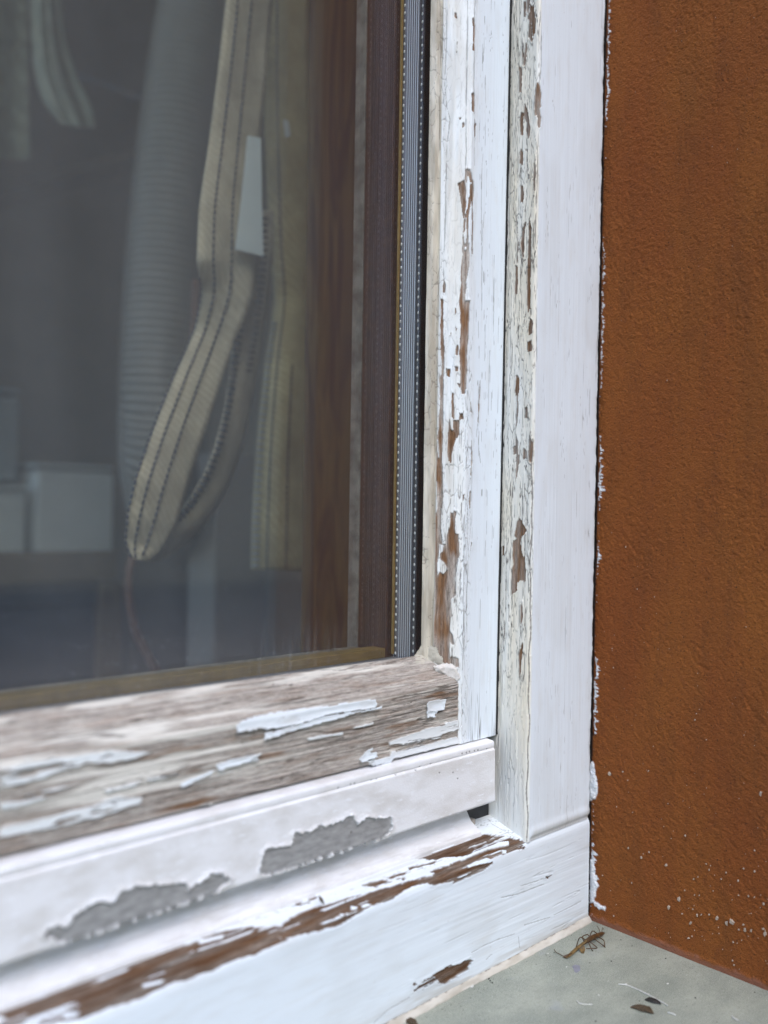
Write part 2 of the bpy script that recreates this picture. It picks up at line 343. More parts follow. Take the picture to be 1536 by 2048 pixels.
# ------------------------------------------------------------------ boards: an extruded, worn profile
class Board:
    """profile in the (x,y) plane run along z ('V'), or in the (y,z) plane run along x ('H'); all eye-origin mm"""
    def __init__(self, kind, prof, t_rng, fine, ds, dt):
        self.kind = kind; P = np.asarray(prof, float); L = np.r_[0, np.cumsum(np.linalg.norm(np.diff(P, axis=0), axis=1))]
        self.P = P; self.L = L
        s = [0.0]
        for a, b in zip(L[:-1], L[1:]):
            n = max(1, int(round((b - a) / ds))); s += list(a + (b - a) * (np.arange(n) + 1) / n)
        self.s = np.array(s)
        t0, t1 = t_rng; f0, f1 = fine; tt = list(np.linspace(f0, f1, int((f1 - f0) / dt) + 1))
        if t0 < f0 - 1: tt = list(np.linspace(t0, f0, 40)[:-1]) + tt
        if t1 > f1 + 1: tt = tt + list(np.linspace(f1, t1, 40)[1:])
        self.t = np.array(tt)
        self.S, self.T = np.meshgrid(self.s, self.t, indexing='ij')
        self.A = np.interp(self.S, L, P[:, 0]); self.B = np.interp(self.S, L, P[:, 1])
        e = 0.6; da = np.interp(self.s + e, L, P[:, 0]) - np.interp(self.s - e, L, P[:, 0]); db = np.interp(self.s + e, L, P[:, 1]) - np.interp(self.s - e, L, P[:, 1])
        l = np.hypot(da, db) + 1e-9; self.na = (db / l)[:, None]; self.nb = (-da / l)[:, None]
        # the visible side looks towards the eye
        w = self.na * (-self.A[:, :1]) + self.nb * (-self.B[:, :1])
        if w.sum() < 0: self.na, self.nb = -self.na, -self.nb
        self.noff = None
    def st(self, u, v):
        w = ray(u, v); best = None
        da, db, dt = (w[0], w[1], w[2]) if self.kind == 'V' else (w[1], w[2], w[0])
        for i in range(len(self.P) - 1):
            p = self.P[i]; e = self.P[i + 1] - p; den = da * e[1] - db * e[0]
            if abs(den) < 1e-9: continue
            lam = (p[0] * e[1] - p[1] * e[0]) / den; mu = (p[0] * db - p[1] * da) / den
            if lam <= 0: continue
            off = max(0, -mu, mu - 1) * np.linalg.norm(e)
            key = (off > 0.02, off if off > 0.02 else lam)
            if best is None or key < best[0]:
                best = (key, self.L[i] + min(max(mu, 0), 1) * np.linalg.norm(e), lam * dt)
        return best[1], best[2]
    def polys(self, L, ox=0, oy=0, k=1.0): return [[self.st(ox + x / k, oy + y / k) for x, y in p] for p in L]
    def pts(self, H, S=None, T=None):
        S_, T_ = (self.S, self.T) if S is None else (S, T)
        if S is None: A, B, na, nb = self.A, self.B, self.na, self.nb
        else:
            A = np.interp(S, self.L, self.P[:, 0]); B = np.interp(S, self.L, self.P[:, 1])
            na = np.interp(S, self.s, self.na[:, 0]); nb = np.interp(S, self.s, self.nb[:, 0])
        a = A + na * H; b = B + nb * H
        return np.stack([a, b, T_], -1) if self.kind == 'V' else np.stack([T_, a, b], -1)
def rnd(p0, p1, p2, r, n=4):
    """round the corner p1"""
    p0, p1, p2 = (np.asarray(p, float) for p in (p0, p1, p2)); a = p1 + (p0 - p1) / np.linalg.norm(p0 - p1) * r; b = p1 + (p2 - p1) / np.linalg.norm(p2 - p1) * r
    return [tuple((1 - t) ** 2 * a + 2 * t * (1 - t) * p1 + t * t * b) for t in np.linspace(0, 1, n + 1)]
def wear(b, bare, islands=(), cells=(1.5, 7.0), blocky=0.65, jag=0.3, seed=1, pad=6.0, grow=0.0):
    """signed paint field in mm: >0 painted; broken along the cells of the crack pattern"""
    S, T = b.S, b.T; cx_, cy_ = cells
    ws_ = S + 0.5 * cx_ * fbm(S / cx_ * 0.6, T / cy_ * 0.9, 2, seed); wt_ = T + 0.3 * cy_ * fbm(S / cx_ * 0.7, T / cy_, 2, seed + 5)
    e, px, py, cid = voro(ws_ / cx_, wt_ / cy_, seed)
    Sx = S + blocky * (px * cx_ - ws_) + jag * fbm(S * 1.6, T * 0.35, 3, seed + 9); Tx = T + blocky * 0.6 * (py * cy_ - wt_) + 2 * jag * fbm(S * 1.1, T * 0.4, 3, seed + 13)
    m = np.full(S.shape, pad)
    for p in bare: m = np.minimum(m, sdpoly(Sx, Tx, p, pad) - grow)
    for p in islands: m = np.maximum(m, -sdpoly(S + 0.3 * jag * fbm(S * 2, T * .6, 2, seed), T, p, pad) * 1.0)
    return m, e, cid
def streaks(S, T, fs, ft, w, seed):
    n = fbm(S * fs, T * ft, 2, seed); return ss(w, w * 0.3, np.abs(n))

# ================================================================== the big structure
ground = bpy.data.meshes.new('ground')
N = NT('terrace_ground'); p = N.pos(); a = N.noise(p, 0.002, 5); N.bsdf(Base_Color=N.mixc(N.mapr(a, .3, .7), (0.27, 0.225, 0.165, 1), (0.36, 0.305, 0.23, 1)), Roughness=0.9)
bm = bmesh.new(); bmesh.ops.create_grid(bm, x_segments=8, y_segments=8, size=150.0, matrix=Matrix.Translation((0, 0, -1.0)))
tag(put('ground', bm_mesh('ground', bm), N.m), kind='structure')

# pale house added out of view to give the glass an even grey veil
nb = thing('added_veil_house', 'pale house added out of view to even the veil on the window glass', 'house')
M['facade'] = plain('pale_facade', (0.58, 0.45, 0.31, 1), 0.9, 0.04, 0.0006, 0.3)
M['rooft'] = plain('roof_tile', (0.16, 0.09, 0.07, 1), 0.8, 0.1, 0.003)
box('wall', (-9000, -19000, -1203), (22000, -12000, 9600), M['facade'], nb)
bm = bmesh.new(); rv = [bm.verts.new(W(p)) for p in ((-9500, -11500, 9400), (22500, -11500, 9400), (22500, -15500, 12000), (-9500, -15500, 12000), (-9500, -19500, 9400), (22500, -19500, 9400))]
bm.faces.new((rv[0], rv[1], rv[2], rv[3])); bm.faces.new((rv[3], rv[2], rv[5], rv[4])); put('roof', bm_mesh('roof', bm), M['rooft'], nb)
for k in (-7000, -3600, 17000, 20000): box('window', (k, -12030, 300), (k + 1100, -11990, 1700), plain('dark_pane', (0.06, 0.065, 0.07, 1), 0.2), nb)

XW = 387.5                                    # plane of the brown reveal
LEAN = 0.0075                                 # the reveal leans a little off the plumb line
Y_OUT, Y_IN = 86.0, 438.0                     # outer and inner face of the house wall
ZB, ZT, XL = -EYE, 1150.0, -820.0             # window opening
house = thing('house_wall', 'brown textured rendered wall beside the white window frame', 'wall')
def wall_main():
    bmw = bmesh.new()
    add_box(bmw, (XL - 2500, Y_OUT, -1203), (XL, Y_IN, 2600))
    add_box(bmw, (XL + 1, Y_OUT + 1, ZT), (XW + 500, Y_IN - 1, 2599))
    add_box(bmw, (XL + 1, Y_OUT + 1, -1202), (XW + 500, Y_IN - 1, ZB - 30))
    add_box(bmw, (XW + 12, Y_OUT + 0.5, -1201), (XW + 3000, Y_IN - 0.5, 2598))
    return bm_mesh('masonry', bmw)
M['wall_plain'] = plain('brown_render_far', (0.26, 0.09, 0.021, 1), 0.7, 0.12, 0.03, 0.5)
put('masonry', wall_main(), M['wall_plain'], house)

def reveal():
    f = 0.42
    yy = np.r_[np.linspace(Y_OUT, 150, 20)[:-1], np.arange(150, 258.5, f), np.linspace(259, 300, 6)]
    zz = np.r_[np.arange(-207, 275, f), np.linspace(276, ZT, 60)]
    Y, Zz = np.meshgrid(yy, zz, indexing='ij'); zs = Zz + EYE
    low = ss(330, 60, zs)
    # trowel ripples run down towards the viewer; finer and upright further up
    q = Zz * 0.75 - Y * 0.66; p = Y * 0.75 + Zz * 0.66
    rip = fbm(p * 0.20 + 0.5 * fbm(Y * .05, Zz * .05, 2, 3), q * 0.75 + 1.2 * fbm(Y * 0.08, Zz * 0.08, 2, 8), 3, 21)
    fine = fbm(Y * 0.85, Zz * 0.75, 3, 33); gr = fbm(Y * 1.9, Zz * 1.6, 2, 44)
    upr = fbm(Y * 0.55, Zz * 0.10, 3, 55)
    h = 0.24 * rip * (0.12 + 0.88 * low) + 0.15 * fine + 0.12 * gr - 0.30 * ss(0.25, 0.6, fbm(Y * .75, Zz * .6, 2, 35)) + 0.13 * upr * (1 - low) + 0.5 * fbm(Y * 0.02, Zz * 0.015, 2, 66)
    ge, gx_, gy_, gc = voro(Y * 1.05 + .3 * fine, Zz * 0.95 + .3 * gr, 37); h += 0.26 * ss(0.0, 0.5, ge) * (gc - 0.2)
    rough = ss(0.1, 0.5, fbm(Y * 0.03, Zz * 0.02, 2, 71)); h += rough * 0.22 * fine
    base = ss(22, 8, zs); h = h * (1 - 0.65 * base)
    # a scratch and a few dents
    for pts in ([(1488, 1395), (1496, 1412), (1510, 1436), (1524, 1448)], [(1216, 1545), (1228, 1560), (1238, 1578)], [(1395, 1330), (1412, 1340)]):
        L = [(onX(u, v, XW)[1], onX(u, v, XW)[2]) for u, v in pts]; h -= 0.55 * np.exp(-(sdline(Y, Zz, L) / 0.7) ** 2)
    # smeared white paint where the frame was brushed: ragged strokes reaching onto the render
    edge = 252.0 - Y + 0.9 * fbm(Zz * 0.25, Zz * 0 + 7, 3, 90)
    zt_ = np.abs(fbm(Zz * 0.55, Zz * 0 + 1.5, 3, 91)); am = ss(-0.15, 0.35, fbm(Zz * 0.018, Zz * 0, 2, 95)) * 1.3 + 1.9 * ss(150, 95, np.abs(zs - 120)) * ss(0.0, .3, fbm(Zz * .05, Zz * 0, 2, 97)) + 0.25
    reach = am * (0.35 + 2.2 * zt_) + 0.9 * fbm(Y * 1.2, Zz * 1.4, 2, 99)
    m = reach - edge - 0.75
    drop = np.zeros_like(m) - 9
    for poly in ([(1178, 1526), (1186, 1522), (1189, 1540), (1192, 1556), (1196, 1576), (1194, 1588), (1190, 1598), (1176, 1603)],
                 [(1180, 1718), (1187, 1722), (1190, 1738), (1189, 1750), (1193, 1765), (1198, 1772), (1193, 1778), (1192, 1792), (1186, 1804), (1179, 1808)],
                 [(1187, 1800), (1196, 1806), (1212, 1815), (1210, 1821), (1198, 1819), (1188, 1812)]):
        L = [(onX(u, v, XW)[1], onX(u, v, XW)[2]) for u, v in poly]
        drop = np.maximum(drop, -sdpoly(Y + 0.35 * fbm(Y, Zz, 2, 5), Zz + 0.6 * fbm(Y * .8, Zz * .8, 2, 7), L, 6.0))
    m = np.maximum(np.minimum(m, edge + 0.15 * fbm(Zz, Y, 2, 3)), drop)
    pa = ss(-0.12, 0.12, m); gap = ss(252.3, 253.2, Y) * (1 - pa)  # gap: shade of the deep joint, put into the wall colour
    h = h + pa * 0.35 + 0.4 * ss(0, 0.8, drop)
    rub = ss(3.4, 1.4, zs + 1.6 * fbm(Y * .25, Zz * .5, 3, 123)) * 0.7
    h += 0.7 * ss(4.2, 2.0, zs + 1.2 * fbm(Y * .12, Zz * 0, 2, 124))
    X = XW + LEAN * zs - h * 0.8
    g = np.stack([Y, Zz, 0 * Y], -1)
    return grid_mesh('reveal', np.stack([X, Y, Zz], -1), {'paint': pa, 'rub': rub, 'gap': gap, 'gpos': g})
put('reveal', reveal(), M['wall'], house)

# crumbs of pale plaster and paint stuck on the wall
bm = bmesh.new()
def crumb(bm, c, sy, sz, depth, nrm, n=6):
    """a small irregular chip lying on a surface; nrm 'x' = wall, 'z' = sill"""
    r0 = random.random() * 6.3; ring = []; top = []
    for k in range(n):
        a = r0 + 2 * math.pi * k / n; q = random.uniform(0.4, 1.3)
        o = (math.cos(a) * sy * q, math.sin(a) * sz * q)
        if nrm == 'x': A = (c[0] + 0.3, c[1] + o[0], c[2] + o[1]); B = (c[0] - depth * random.uniform(.6, 1), c[1] + o[0] * .7, c[2] + o[1] * .7)
        else: A = (c[0] + o[0], c[1] + o[1], c[2] - 0.05); B = (c[0] + o[0] * .75, c[1] + o[1] * .75, c[2] + depth * random.uniform(.6, 1))
        ring.append(bm.verts.new(W(A))); top.append(bm.verts.new(W(B)))
    for k in range(n): bm.faces.new((ring[k], ring[(k + 1) % n], top[(k + 1) % n], top[k]))
    bm.faces.new(top)
for x, y, s in ((550, 690, 9), (815, 815, 8), (905, 1055, 13), (835, 1110, 10), (1175, 1185, 10), (1280, 1215, 15), (1242, 1218, 11), (990, 1220, 10), (1375, 1270, 10), (1515, 1290, 14), (1415, 1275, 8), (975, 1325, 8), (1480, 310, 9), (640, 760, 7), (695, 720, 5), (1330, 1265, 5), (1035, 1165, 6), (1065, 1160, 5), (1120, 1160, 5), (690, 150, 5), (510, 155, 5), (1440, 855, 5), (1240, 865, 4), (1120, 845, 4), (370, 885, 5), (575, 935, 5), (450, 1168, 4), (950, 605, 6), (545, 215, 6), (1500, 1260, 6), (415, 165, 11), (580, 440, 4), (1440, 710, 4), (470, 400, 4)):
    c = onX(1100 + x / 3.523, 1500 + y / 3.523, XW); c[0] += LEAN * (c[2] + EYE) - 0.15
    crumb(bm, c, s * 0.085, s * 0.115, 0.5, 'x')
for u, v, s in ((1249, 1094, 5), (1272, 1178, 4), (1307, 1194, 4), (1279, 1215, 3), (1311, 1227, 3), (1270, 1354, 3), (1394, 1372, 3), (1411, 1480, 4), (1394, 1347, 3), (1490, 1254, 4), (1388, 1440, 4), (1391, 1428, 3), (1225, 1336, 4), (1222, 1297, 4), (1346, 57, 3), (1470, 295, 3), (1449, 322, 3), (1425, 30, 3), (1265, 180, 3), (1502, 30, 3), (1460, 490, 3), (1238, 640, 3), (1330, 760, 3)):
    c = onX(u, v, XW); c[0] += LEAN * (c[2] + EYE) - 0.15; crumb(bm, c, s * 0.09, s * 0.11, 0.3, 'x', 6)
for k in range(45):
    z = abs(random.gauss(22, 14)) + 5; c = np.array([XW + LEAN * z - 0.2, random.uniform(160, 205), z - EYE]); q_ = random.uniform(.15, .5); crumb(bm, c, q_, q_ * 1.2, 0.35, 'x', 6)
for k in range(80):
    z = random.uniform(4, 150) if k < 80 else random.uniform(60, 440)
    c = np.array([XW + LEAN * z - 0.2, random.uniform(150, 248), z - EYE]); s = random.uniform(0.1, 0.24); crumb(bm, c, s, s * 1.2, 0.25, 'x', 5)
o = put('plaster_crumb', bm_mesh('plaster_crumb', bm), plain('pale_plaster', (0.40, 0.315, 0.24, 1), 0.9, 0.1, 1.0, 0.1), house); tag(o, kind='stuff')

# ---- sill
sill = thing('window_sill', 'grey green painted window sill below the white frame', 'window sill')
def sill_top():
    xx = np.r_[np.linspace(XL, 150, 40)[:-1], np.arange(150, XW + 12, 0.9)]; yy = np.r_[np.arange(62, 256, 0.9), np.linspace(257, 300, 4)]
    X, Y = np.meshgrid(xx, yy, indexing='ij')
    h = 0.12 * fbm(X * 0.05, Y * 0.05, 3, 12) + 0.05 * fbm(X * 0.5, Y * 0.5, 2, 14)
    return grid_mesh('slab', np.stack([X, Y, -EYE + h], -1))
put('slab', sill_top(), M['sill'], sill)
box('sill_nosing', (XL, 40, -EYE - 28), (XW + 11, 61.8, -EYE + 0.05), M['sill'], sill, 3)

# ================================================================== fixed window frame
frame = thing('window_frame', 'weathered white wooden window frame with flaking paint fixed to the brown wall', 'window frame')
ZF = (-215, 268)                                # fine range in z
K = 3.84
Z2, Z3, Z4, Z5 = (840, 0), (840, 340), (840, 680), (840, 1020)
def conv(o, L, k=K): return [[(o[0] + x / k, o[1] + y / k) for x, y in p] for p in L]
# --- jamb: narrow inner strip facing left, broad face towards the viewer
JF = 252.5
pj = [(334.6, 292), (334.6, 262)] + rnd((334.6, 262), (334.6, JF), (345, JF), 1.6, 5) + [(345, JF)] + rnd((345, JF), (385.6, JF), (385.6, 262), 1.4, 4) + [(385.6, 290)]
jb = Board('V', pj, (-151.6, ZT), (-151.6, 268), 0.27, 0.33)
strip_bare = conv(Z2, [
    [(835, 40), (865, 45), (875, 110), (890, 150), (890, 240), (880, 275), (862, 230), (850, 180), (822, 150), (822, 120), (840, 110)],
    [(785, 0), (800, 0), (800, 110), (782, 95)], [(740, 490), (762, 495), (772, 560), (770, 700), (752, 695), (750, 600), (740, 540)],
    [(772, 370), (790, 400), (792, 450), (770, 420)], [(800, 800), (822, 860), (838, 980), (835, 1030), (820, 1060), (808, 1000), (815, 940), (795, 870)],
    [(760, 860), (778, 870), (780, 1030), (762, 1030)], [(905, 640), (925, 690), (925, 820), (915, 830), (925, 890), (920, 980), (905, 980), (900, 850), (890, 780), (895, 690)],
    [(765, 1150), (780, 1170), (778, 1260), (755, 1260), (758, 1180)], [(820, 1320), (840, 1325), (838, 1382), (825, 1382)], [(872, 1250), (888, 1290), (886, 1382), (876, 1382)]]) + conv(Z3, [
    [(835, 370), (850, 380), (852, 600), (845, 900), (850, 1020), (830, 1090), (820, 1000), (828, 700), (838, 500)], [(880, 0), (890, 30), (886, 150), (874, 150)],
    [(795, 405), (812, 400), (800, 470), (797, 550), (785, 560), (782, 460)], [(765, 120), (782, 130), (780, 240), (765, 240)],
    [(840, 1160), (862, 1180), (860, 1260), (838, 1270)], [(825, 1330), (855, 1320), (858, 1382), (820, 1382)], [(725, 730), (738, 740), (735, 930), (724, 930)]]) + conv(Z4, [
    [(825, 20), (855, 0), (855, 60), (830, 80)], [(733, 280), (752, 285), (755, 370), (745, 420), (748, 540), (735, 680), (738, 560), (735, 430), (725, 380)],
    [(735, 740), (748, 790), (745, 870), (720, 870), (712, 825), (730, 810)], [(808, 505), (828, 520), (822, 610), (810, 610)], [(800, 840), (818, 860), (815, 905), (795, 905)],
    [(735, 900), (758, 900), (750, 950), (735, 1060)]]) + conv(Z5, [
    [(745, 90), (770, 80), (805, 140), (812, 160), (800, 190), (775, 195), (770, 260), (780, 335), (805, 340), (815, 470), (814, 545), (745, 540), (742, 640), (700, 628), (700, 480), (715, 420), (710, 260), (740, 240), (725, 180)],
    [(630, 270), (640, 280), (640, 355), (628, 350)]])
def jamb():
    b = jb; S, T = b.S, b.T; z = T + EYE
    bare = b.polys(strip_bare)
    m, e, cid = wear(b, bare, cells=(2.1, 13.0), blocky=0.25, jag=0.24, seed=3, grow=0.2)
    sc0 = 292 - JF                                   # arc length of the front corner
    on_strip = ss(sc0 + 1.5, sc0 - 0.5, S)           # 1 on the narrow side
    crz = on_strip * (0.05 + 0.95 * ss(80, 140, z))
    # extra chips along the strip, fewer near the foot
    chip = ss(0.93, 0.95, cid) * crz * ss(100, 150, z) * ss(sc0 - 15, sc0 - 11, S)
    m = np.where(chip > 0.5, np.minimum(m, 0.16 - e * 2.1 * 0.5), m)
    # the front arris: paint broken back along the corner
    arr = np.abs(S - (sc0 - 0.6)) - 0.55 - 1.1 * ss(0.05, 0.55, fbm(T * 0.06, S * 0 + 2, 3, 41)) + 0.9 * ss(120, 60, z) + 0.5 * np.abs(fbm(T * .5, S, 2, 45))
    crack = crz * ss(0.085, 0.025, e) * ss(-0.45, 0.0, fbm(S * .25, T * .03, 2, 60))
    crack = crack * 0.8 * ss(-0.1, 0.25, fbm(S * .3, T * .05, 2, 62))
    nn1 = fbm(S * 0.55, T * 0.028, 3, 61); upz = ss(95, 150, z)
    crack2 = on_strip * ss(0.05, 0.015, np.abs(nn1)) * (0.35 + 0.65 * upz) * ss(-0.35, 0.0, fbm(S * .2, T * .03, 2, 63))
    crack2 = np.maximum(crack2, on_strip * upz * 0.8 * ss(0.05, 0.015, np.abs(fbm(S * 0.75, T * 0.04, 3, 64) - 0.12)))
    # hairlines in the broad white face
    face = ss(sc0 + 0.5, sc0 + 3, S)
    hl = face * streaks(S, T, 0.9, 0.012, 0.018, 71) * ss(0.15, 0.4, fbm(S * 0.3, T * 0.02, 2, 73)) * 0.55
    hl = np.maximum(hl, face * 0.28 * ss(0.62, 0.7, fbm(S * 1.6, T * 0.12, 2, 75)) * ss(0.0, 0.4, fbm(S * 0.1, T * 0.01, 2, 77)))
    fl = sdline(S, T, [b.st(*q) for q in ((1083, 0), (1082, 130), (1076, 200), (1075, 330), (1072, 420), (1070, 560), (1073, 700), (1072, 800), (1069, 860), (1066, 930))]) + 0.25 * fbm(S, T * .2, 2, 78)
    hl = np.maximum(hl, 0.85 * ss(0.26, 0.10, np.abs(fl)) * ss(-0.1, 0.2, fbm(S * 0, T * 0.05, 2, 79)))
    cor = sdline(S, T, [(sc0 - 0.3 + 0.5 * math.sin(tt * .21) * math.sin(tt * .083), tt) for tt in np.arange(-151, 30, 2.0)])
    hl = np.maximum(hl, 0.9 * ss(0.36, 0.16, cor + 0.12 * fbm(S, T, 2, 80)))
    # right-hand edge: ragged where the brush met the render
    sr = sc0 + (385.6 - 334.6) - 1.2
    rag = np.maximum(0, S - (sr - 1.6 + 1.4 * fbm(T * 0.22, T * 0, 4, 83)))
    hl = np.maximum(hl, 0.7 * streaks(S, T, 0.8, 0.02, 0.05, 85) * ss(sr - 4, sr - 2, S) * ss(-.1, .3, fbm(T * .03, T * 0, 2, 87)))
    pa = ss(-0.09, 0.09, m)
    h = 0.30 * pa + pa * on_strip * (0.10 * fbm(S * 0.8, T * 0.12, 2, 88) + 0.12 * (cid - 0.5) * crz) + 0.26 * pa * crz * ss(0.35, 0.05, e) * (cid - 0.25) * on_strip
    h += 0.22 * pa * np.exp(-np.clip(m, 0, 9) / 0.6) * ss(4, 1, m)
    h += 0.22 * pa * on_strip * np.sign(nn1) * np.exp(-np.abs(nn1) / 0.10)
    h -= 0.30 * np.maximum(crack, 0.8 * crack2) + 0.16 * hl
    h -= 0.10 * (1 - pa) * (1 + fbm(S * 2.0, T * 0.05, 2, 90)) + 0.25 * rag
    h += face * (0.07 * fbm(S * 0.25, T * 0.006, 2, 91) + 0.04 * fbm(S * 1.1, T * 0.02, 2, 92))
    # swelling and a rounded, brushed-over foot
    h += face * (0.5 * np.exp(-((z - 55.5) / 2.2) ** 2)) - face * 0.55 * ss(54.2, 52.2, z)
    grey = 0.25 + 0.3 * ss(0.1, 0.4, fbm(S * 0.3, T * 0.03, 2, 94))
    tint = on_strip * (0.8 + 0.3 * fbm(S * .2, T * .02, 2, 96)) * (1 - 0.35 * ss(120, 60, z))
    dirt = np.clip(0.30 * ss(0.0, 0.5, fbm(S * .15, T * .012, 3, 98)) * on_strip + 0.35 * ss(3.0, 0.0, S - 14) * on_strip * 0 + 0.10 * face * ss(0.1, .6, fbm(S * .06, T * .02, 3, 100)) + 0.3 * face * ss(5, 0, np.abs(z - 53)), 0, .6)
    P = b.pts(h)
    P[..., 0] += (LEAN + 0.001) * z * ss(sc0 + 20, sc0 + 52, S) + (0.0075 * (z - 150) + 0.7) * np.clip((sc0 - 0.5 - S) / 17.0, 0, 1.1) * ss(45, 110, z)
    return grid_mesh('frame_jamb', P, {'paint': pa, 'crack': np.clip(np.maximum(np.maximum(crack, crack2), hl) * (0.4 + 0.6 * pa), 0, 1), 'dirt': dirt, 'grey': grey, 'tint': np.clip(tint, 0, 1), 'gpos': np.stack([S, T, 0 * S], -1)})
put('frame_jamb', jamb(), M['paint'], frame)
def rebate_shade():  # black prism standing in for the shade between sash and jamb
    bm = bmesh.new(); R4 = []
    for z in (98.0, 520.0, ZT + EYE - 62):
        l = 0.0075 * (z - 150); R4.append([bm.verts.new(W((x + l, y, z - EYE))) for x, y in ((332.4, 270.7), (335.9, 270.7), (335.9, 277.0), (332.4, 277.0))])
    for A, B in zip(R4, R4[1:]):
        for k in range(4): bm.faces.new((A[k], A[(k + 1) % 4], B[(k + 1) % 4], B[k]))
    bm.faces.new(R4[0][::-1]); bm.faces.new(R4[-1]); return bm_mesh('rebate_shade', bm)
put('rebate_shade', rebate_shade(), M['rubber_shade'], frame)
box('wall_joint', (386.2, 257.5, -EYE - 2), (393, 292, ZT), M['dark'], frame)

# --- bottom rail of the fixed frame: upstand, weathering slope, front face
pr = [(279.5, -143.6), (272, -145.4), (262, -148.3)] + rnd((262, -148.3), (JF + 0.0, -151.2), (JF, -170), 4.2, 6) + [(JF, -198), (JF, -203.5)]
rb = Board('H', pr, (XL + 5, 385.4), (84, 385.4), 0.30, 0.34)
z8 = (560, 1560); k8 = 2.8444
rail_bare = conv(z8, [
    [(805, 412), (940, 375), (960, 350), (1020, 325), (1070, 312), (1090, 300), (1200, 320), (1300, 320), (1390, 362), (1375, 392), (1290, 415), (1210, 440), (1205, 480), (1120, 530), (1000, 580), (900, 590), (820, 590), (740, 620), (640, 670), (550, 710), (440, 760), (330, 830), (200, 860), (80, 890), (0, 930), (0, 830), (120, 760), (250, 712), (340, 685), (450, 655), (560, 625), (700, 590), (860, 545), (880, 510), (960, 480), (1060, 440), (1000, 435), (870, 452), (720, 462), (800, 440)],
    [(380, 630), (450, 608), (440, 622), (380, 642)], [(460, 605), (560, 573), (640, 580), (560, 606), (510, 600)], [(630, 552), (700, 530), (690, 545), (640, 560)],
    [(650, 570), (710, 558), (690, 580), (655, 582)], [(290, 655), (340, 645), (330, 655)], [(150, 680), (210, 668), (170, 690)], [(60, 700), (180, 700), (100, 720)],
    [(720, 505), (900, 460), (880, 475), (740, 515)]], k8)
rail_bare += conv((0, 1350), [[(0, 1420), (240, 1396), (300, 1390), (400, 1350), (500, 1310), (600, 1275), (670, 1240), (800, 1200), (920, 1150), (1040, 1110), (1120, 1070), (1120, 1010), (1000, 1010), (880, 1030), (800, 1050), (760, 1080), (680, 1080), (600, 1090), (520, 1130), (400, 1190), (240, 1255), (140, 1270), (70, 1300), (0, 1330)],
    [(780, 1050), (850, 1020), (900, 1015), (860, 1040), (790, 1062)]], 2.0)
rail_bare += conv((700, 1600), [[(435, 885), (500, 850), (560, 835), (610, 806), (608, 862), (560, 890), (490, 935), (450, 940), (430, 915)], [(328, 970), (380, 915), (410, 905), (440, 920), (420, 940), (370, 965)],
    [(1000, 396), (1010, 386), (1028, 386), (1015, 400)], [(815, 492), (825, 486), (832, 490), (822, 497)], [(300, 940), (320, 938), (326, 955), (312, 950)]], 2.56)
rail_isl = conv(z8, [
    [(1060, 490), (1110, 465), (1160, 450), (1170, 443), (1205, 455), (1198, 470), (1130, 482), (1070, 500)], [(700, 632), (750, 608), (815, 590), (815, 600), (760, 615), (710, 645)],
    [(400, 720), (440, 725), (430, 740), (405, 740)], [(460, 715), (490, 705), (520, 710), (470, 730)], [(340, 760), (370, 768), (345, 785)],
    [(1020, 455), (1120, 405), (1200, 375), (1250, 355), (1300, 350), (1300, 372), (1180, 398), (1100, 430), (1030, 462)], [(1260, 400), (1285, 400), (1285, 420), (1265, 420)], [(1225, 437), (1250, 432), (1240, 445), (1225, 450)],
    [(880, 490), (970, 475), (960, 488), (890, 500)], [(820, 538), (860, 530), (860, 540), (830, 545)], [(30, 900), (90, 895), (60, 915)], [(230, 742), (370, 690), (365, 700), (250, 748)]], k8) + conv((0, 1350), [
    [(250, 1365), (320, 1345), (310, 1360), (255, 1380)], [(570, 1240), (660, 1220), (640, 1235), (575, 1250)], [(790, 1065), (900, 1040), (890, 1055), (800, 1078)]], 2.0)
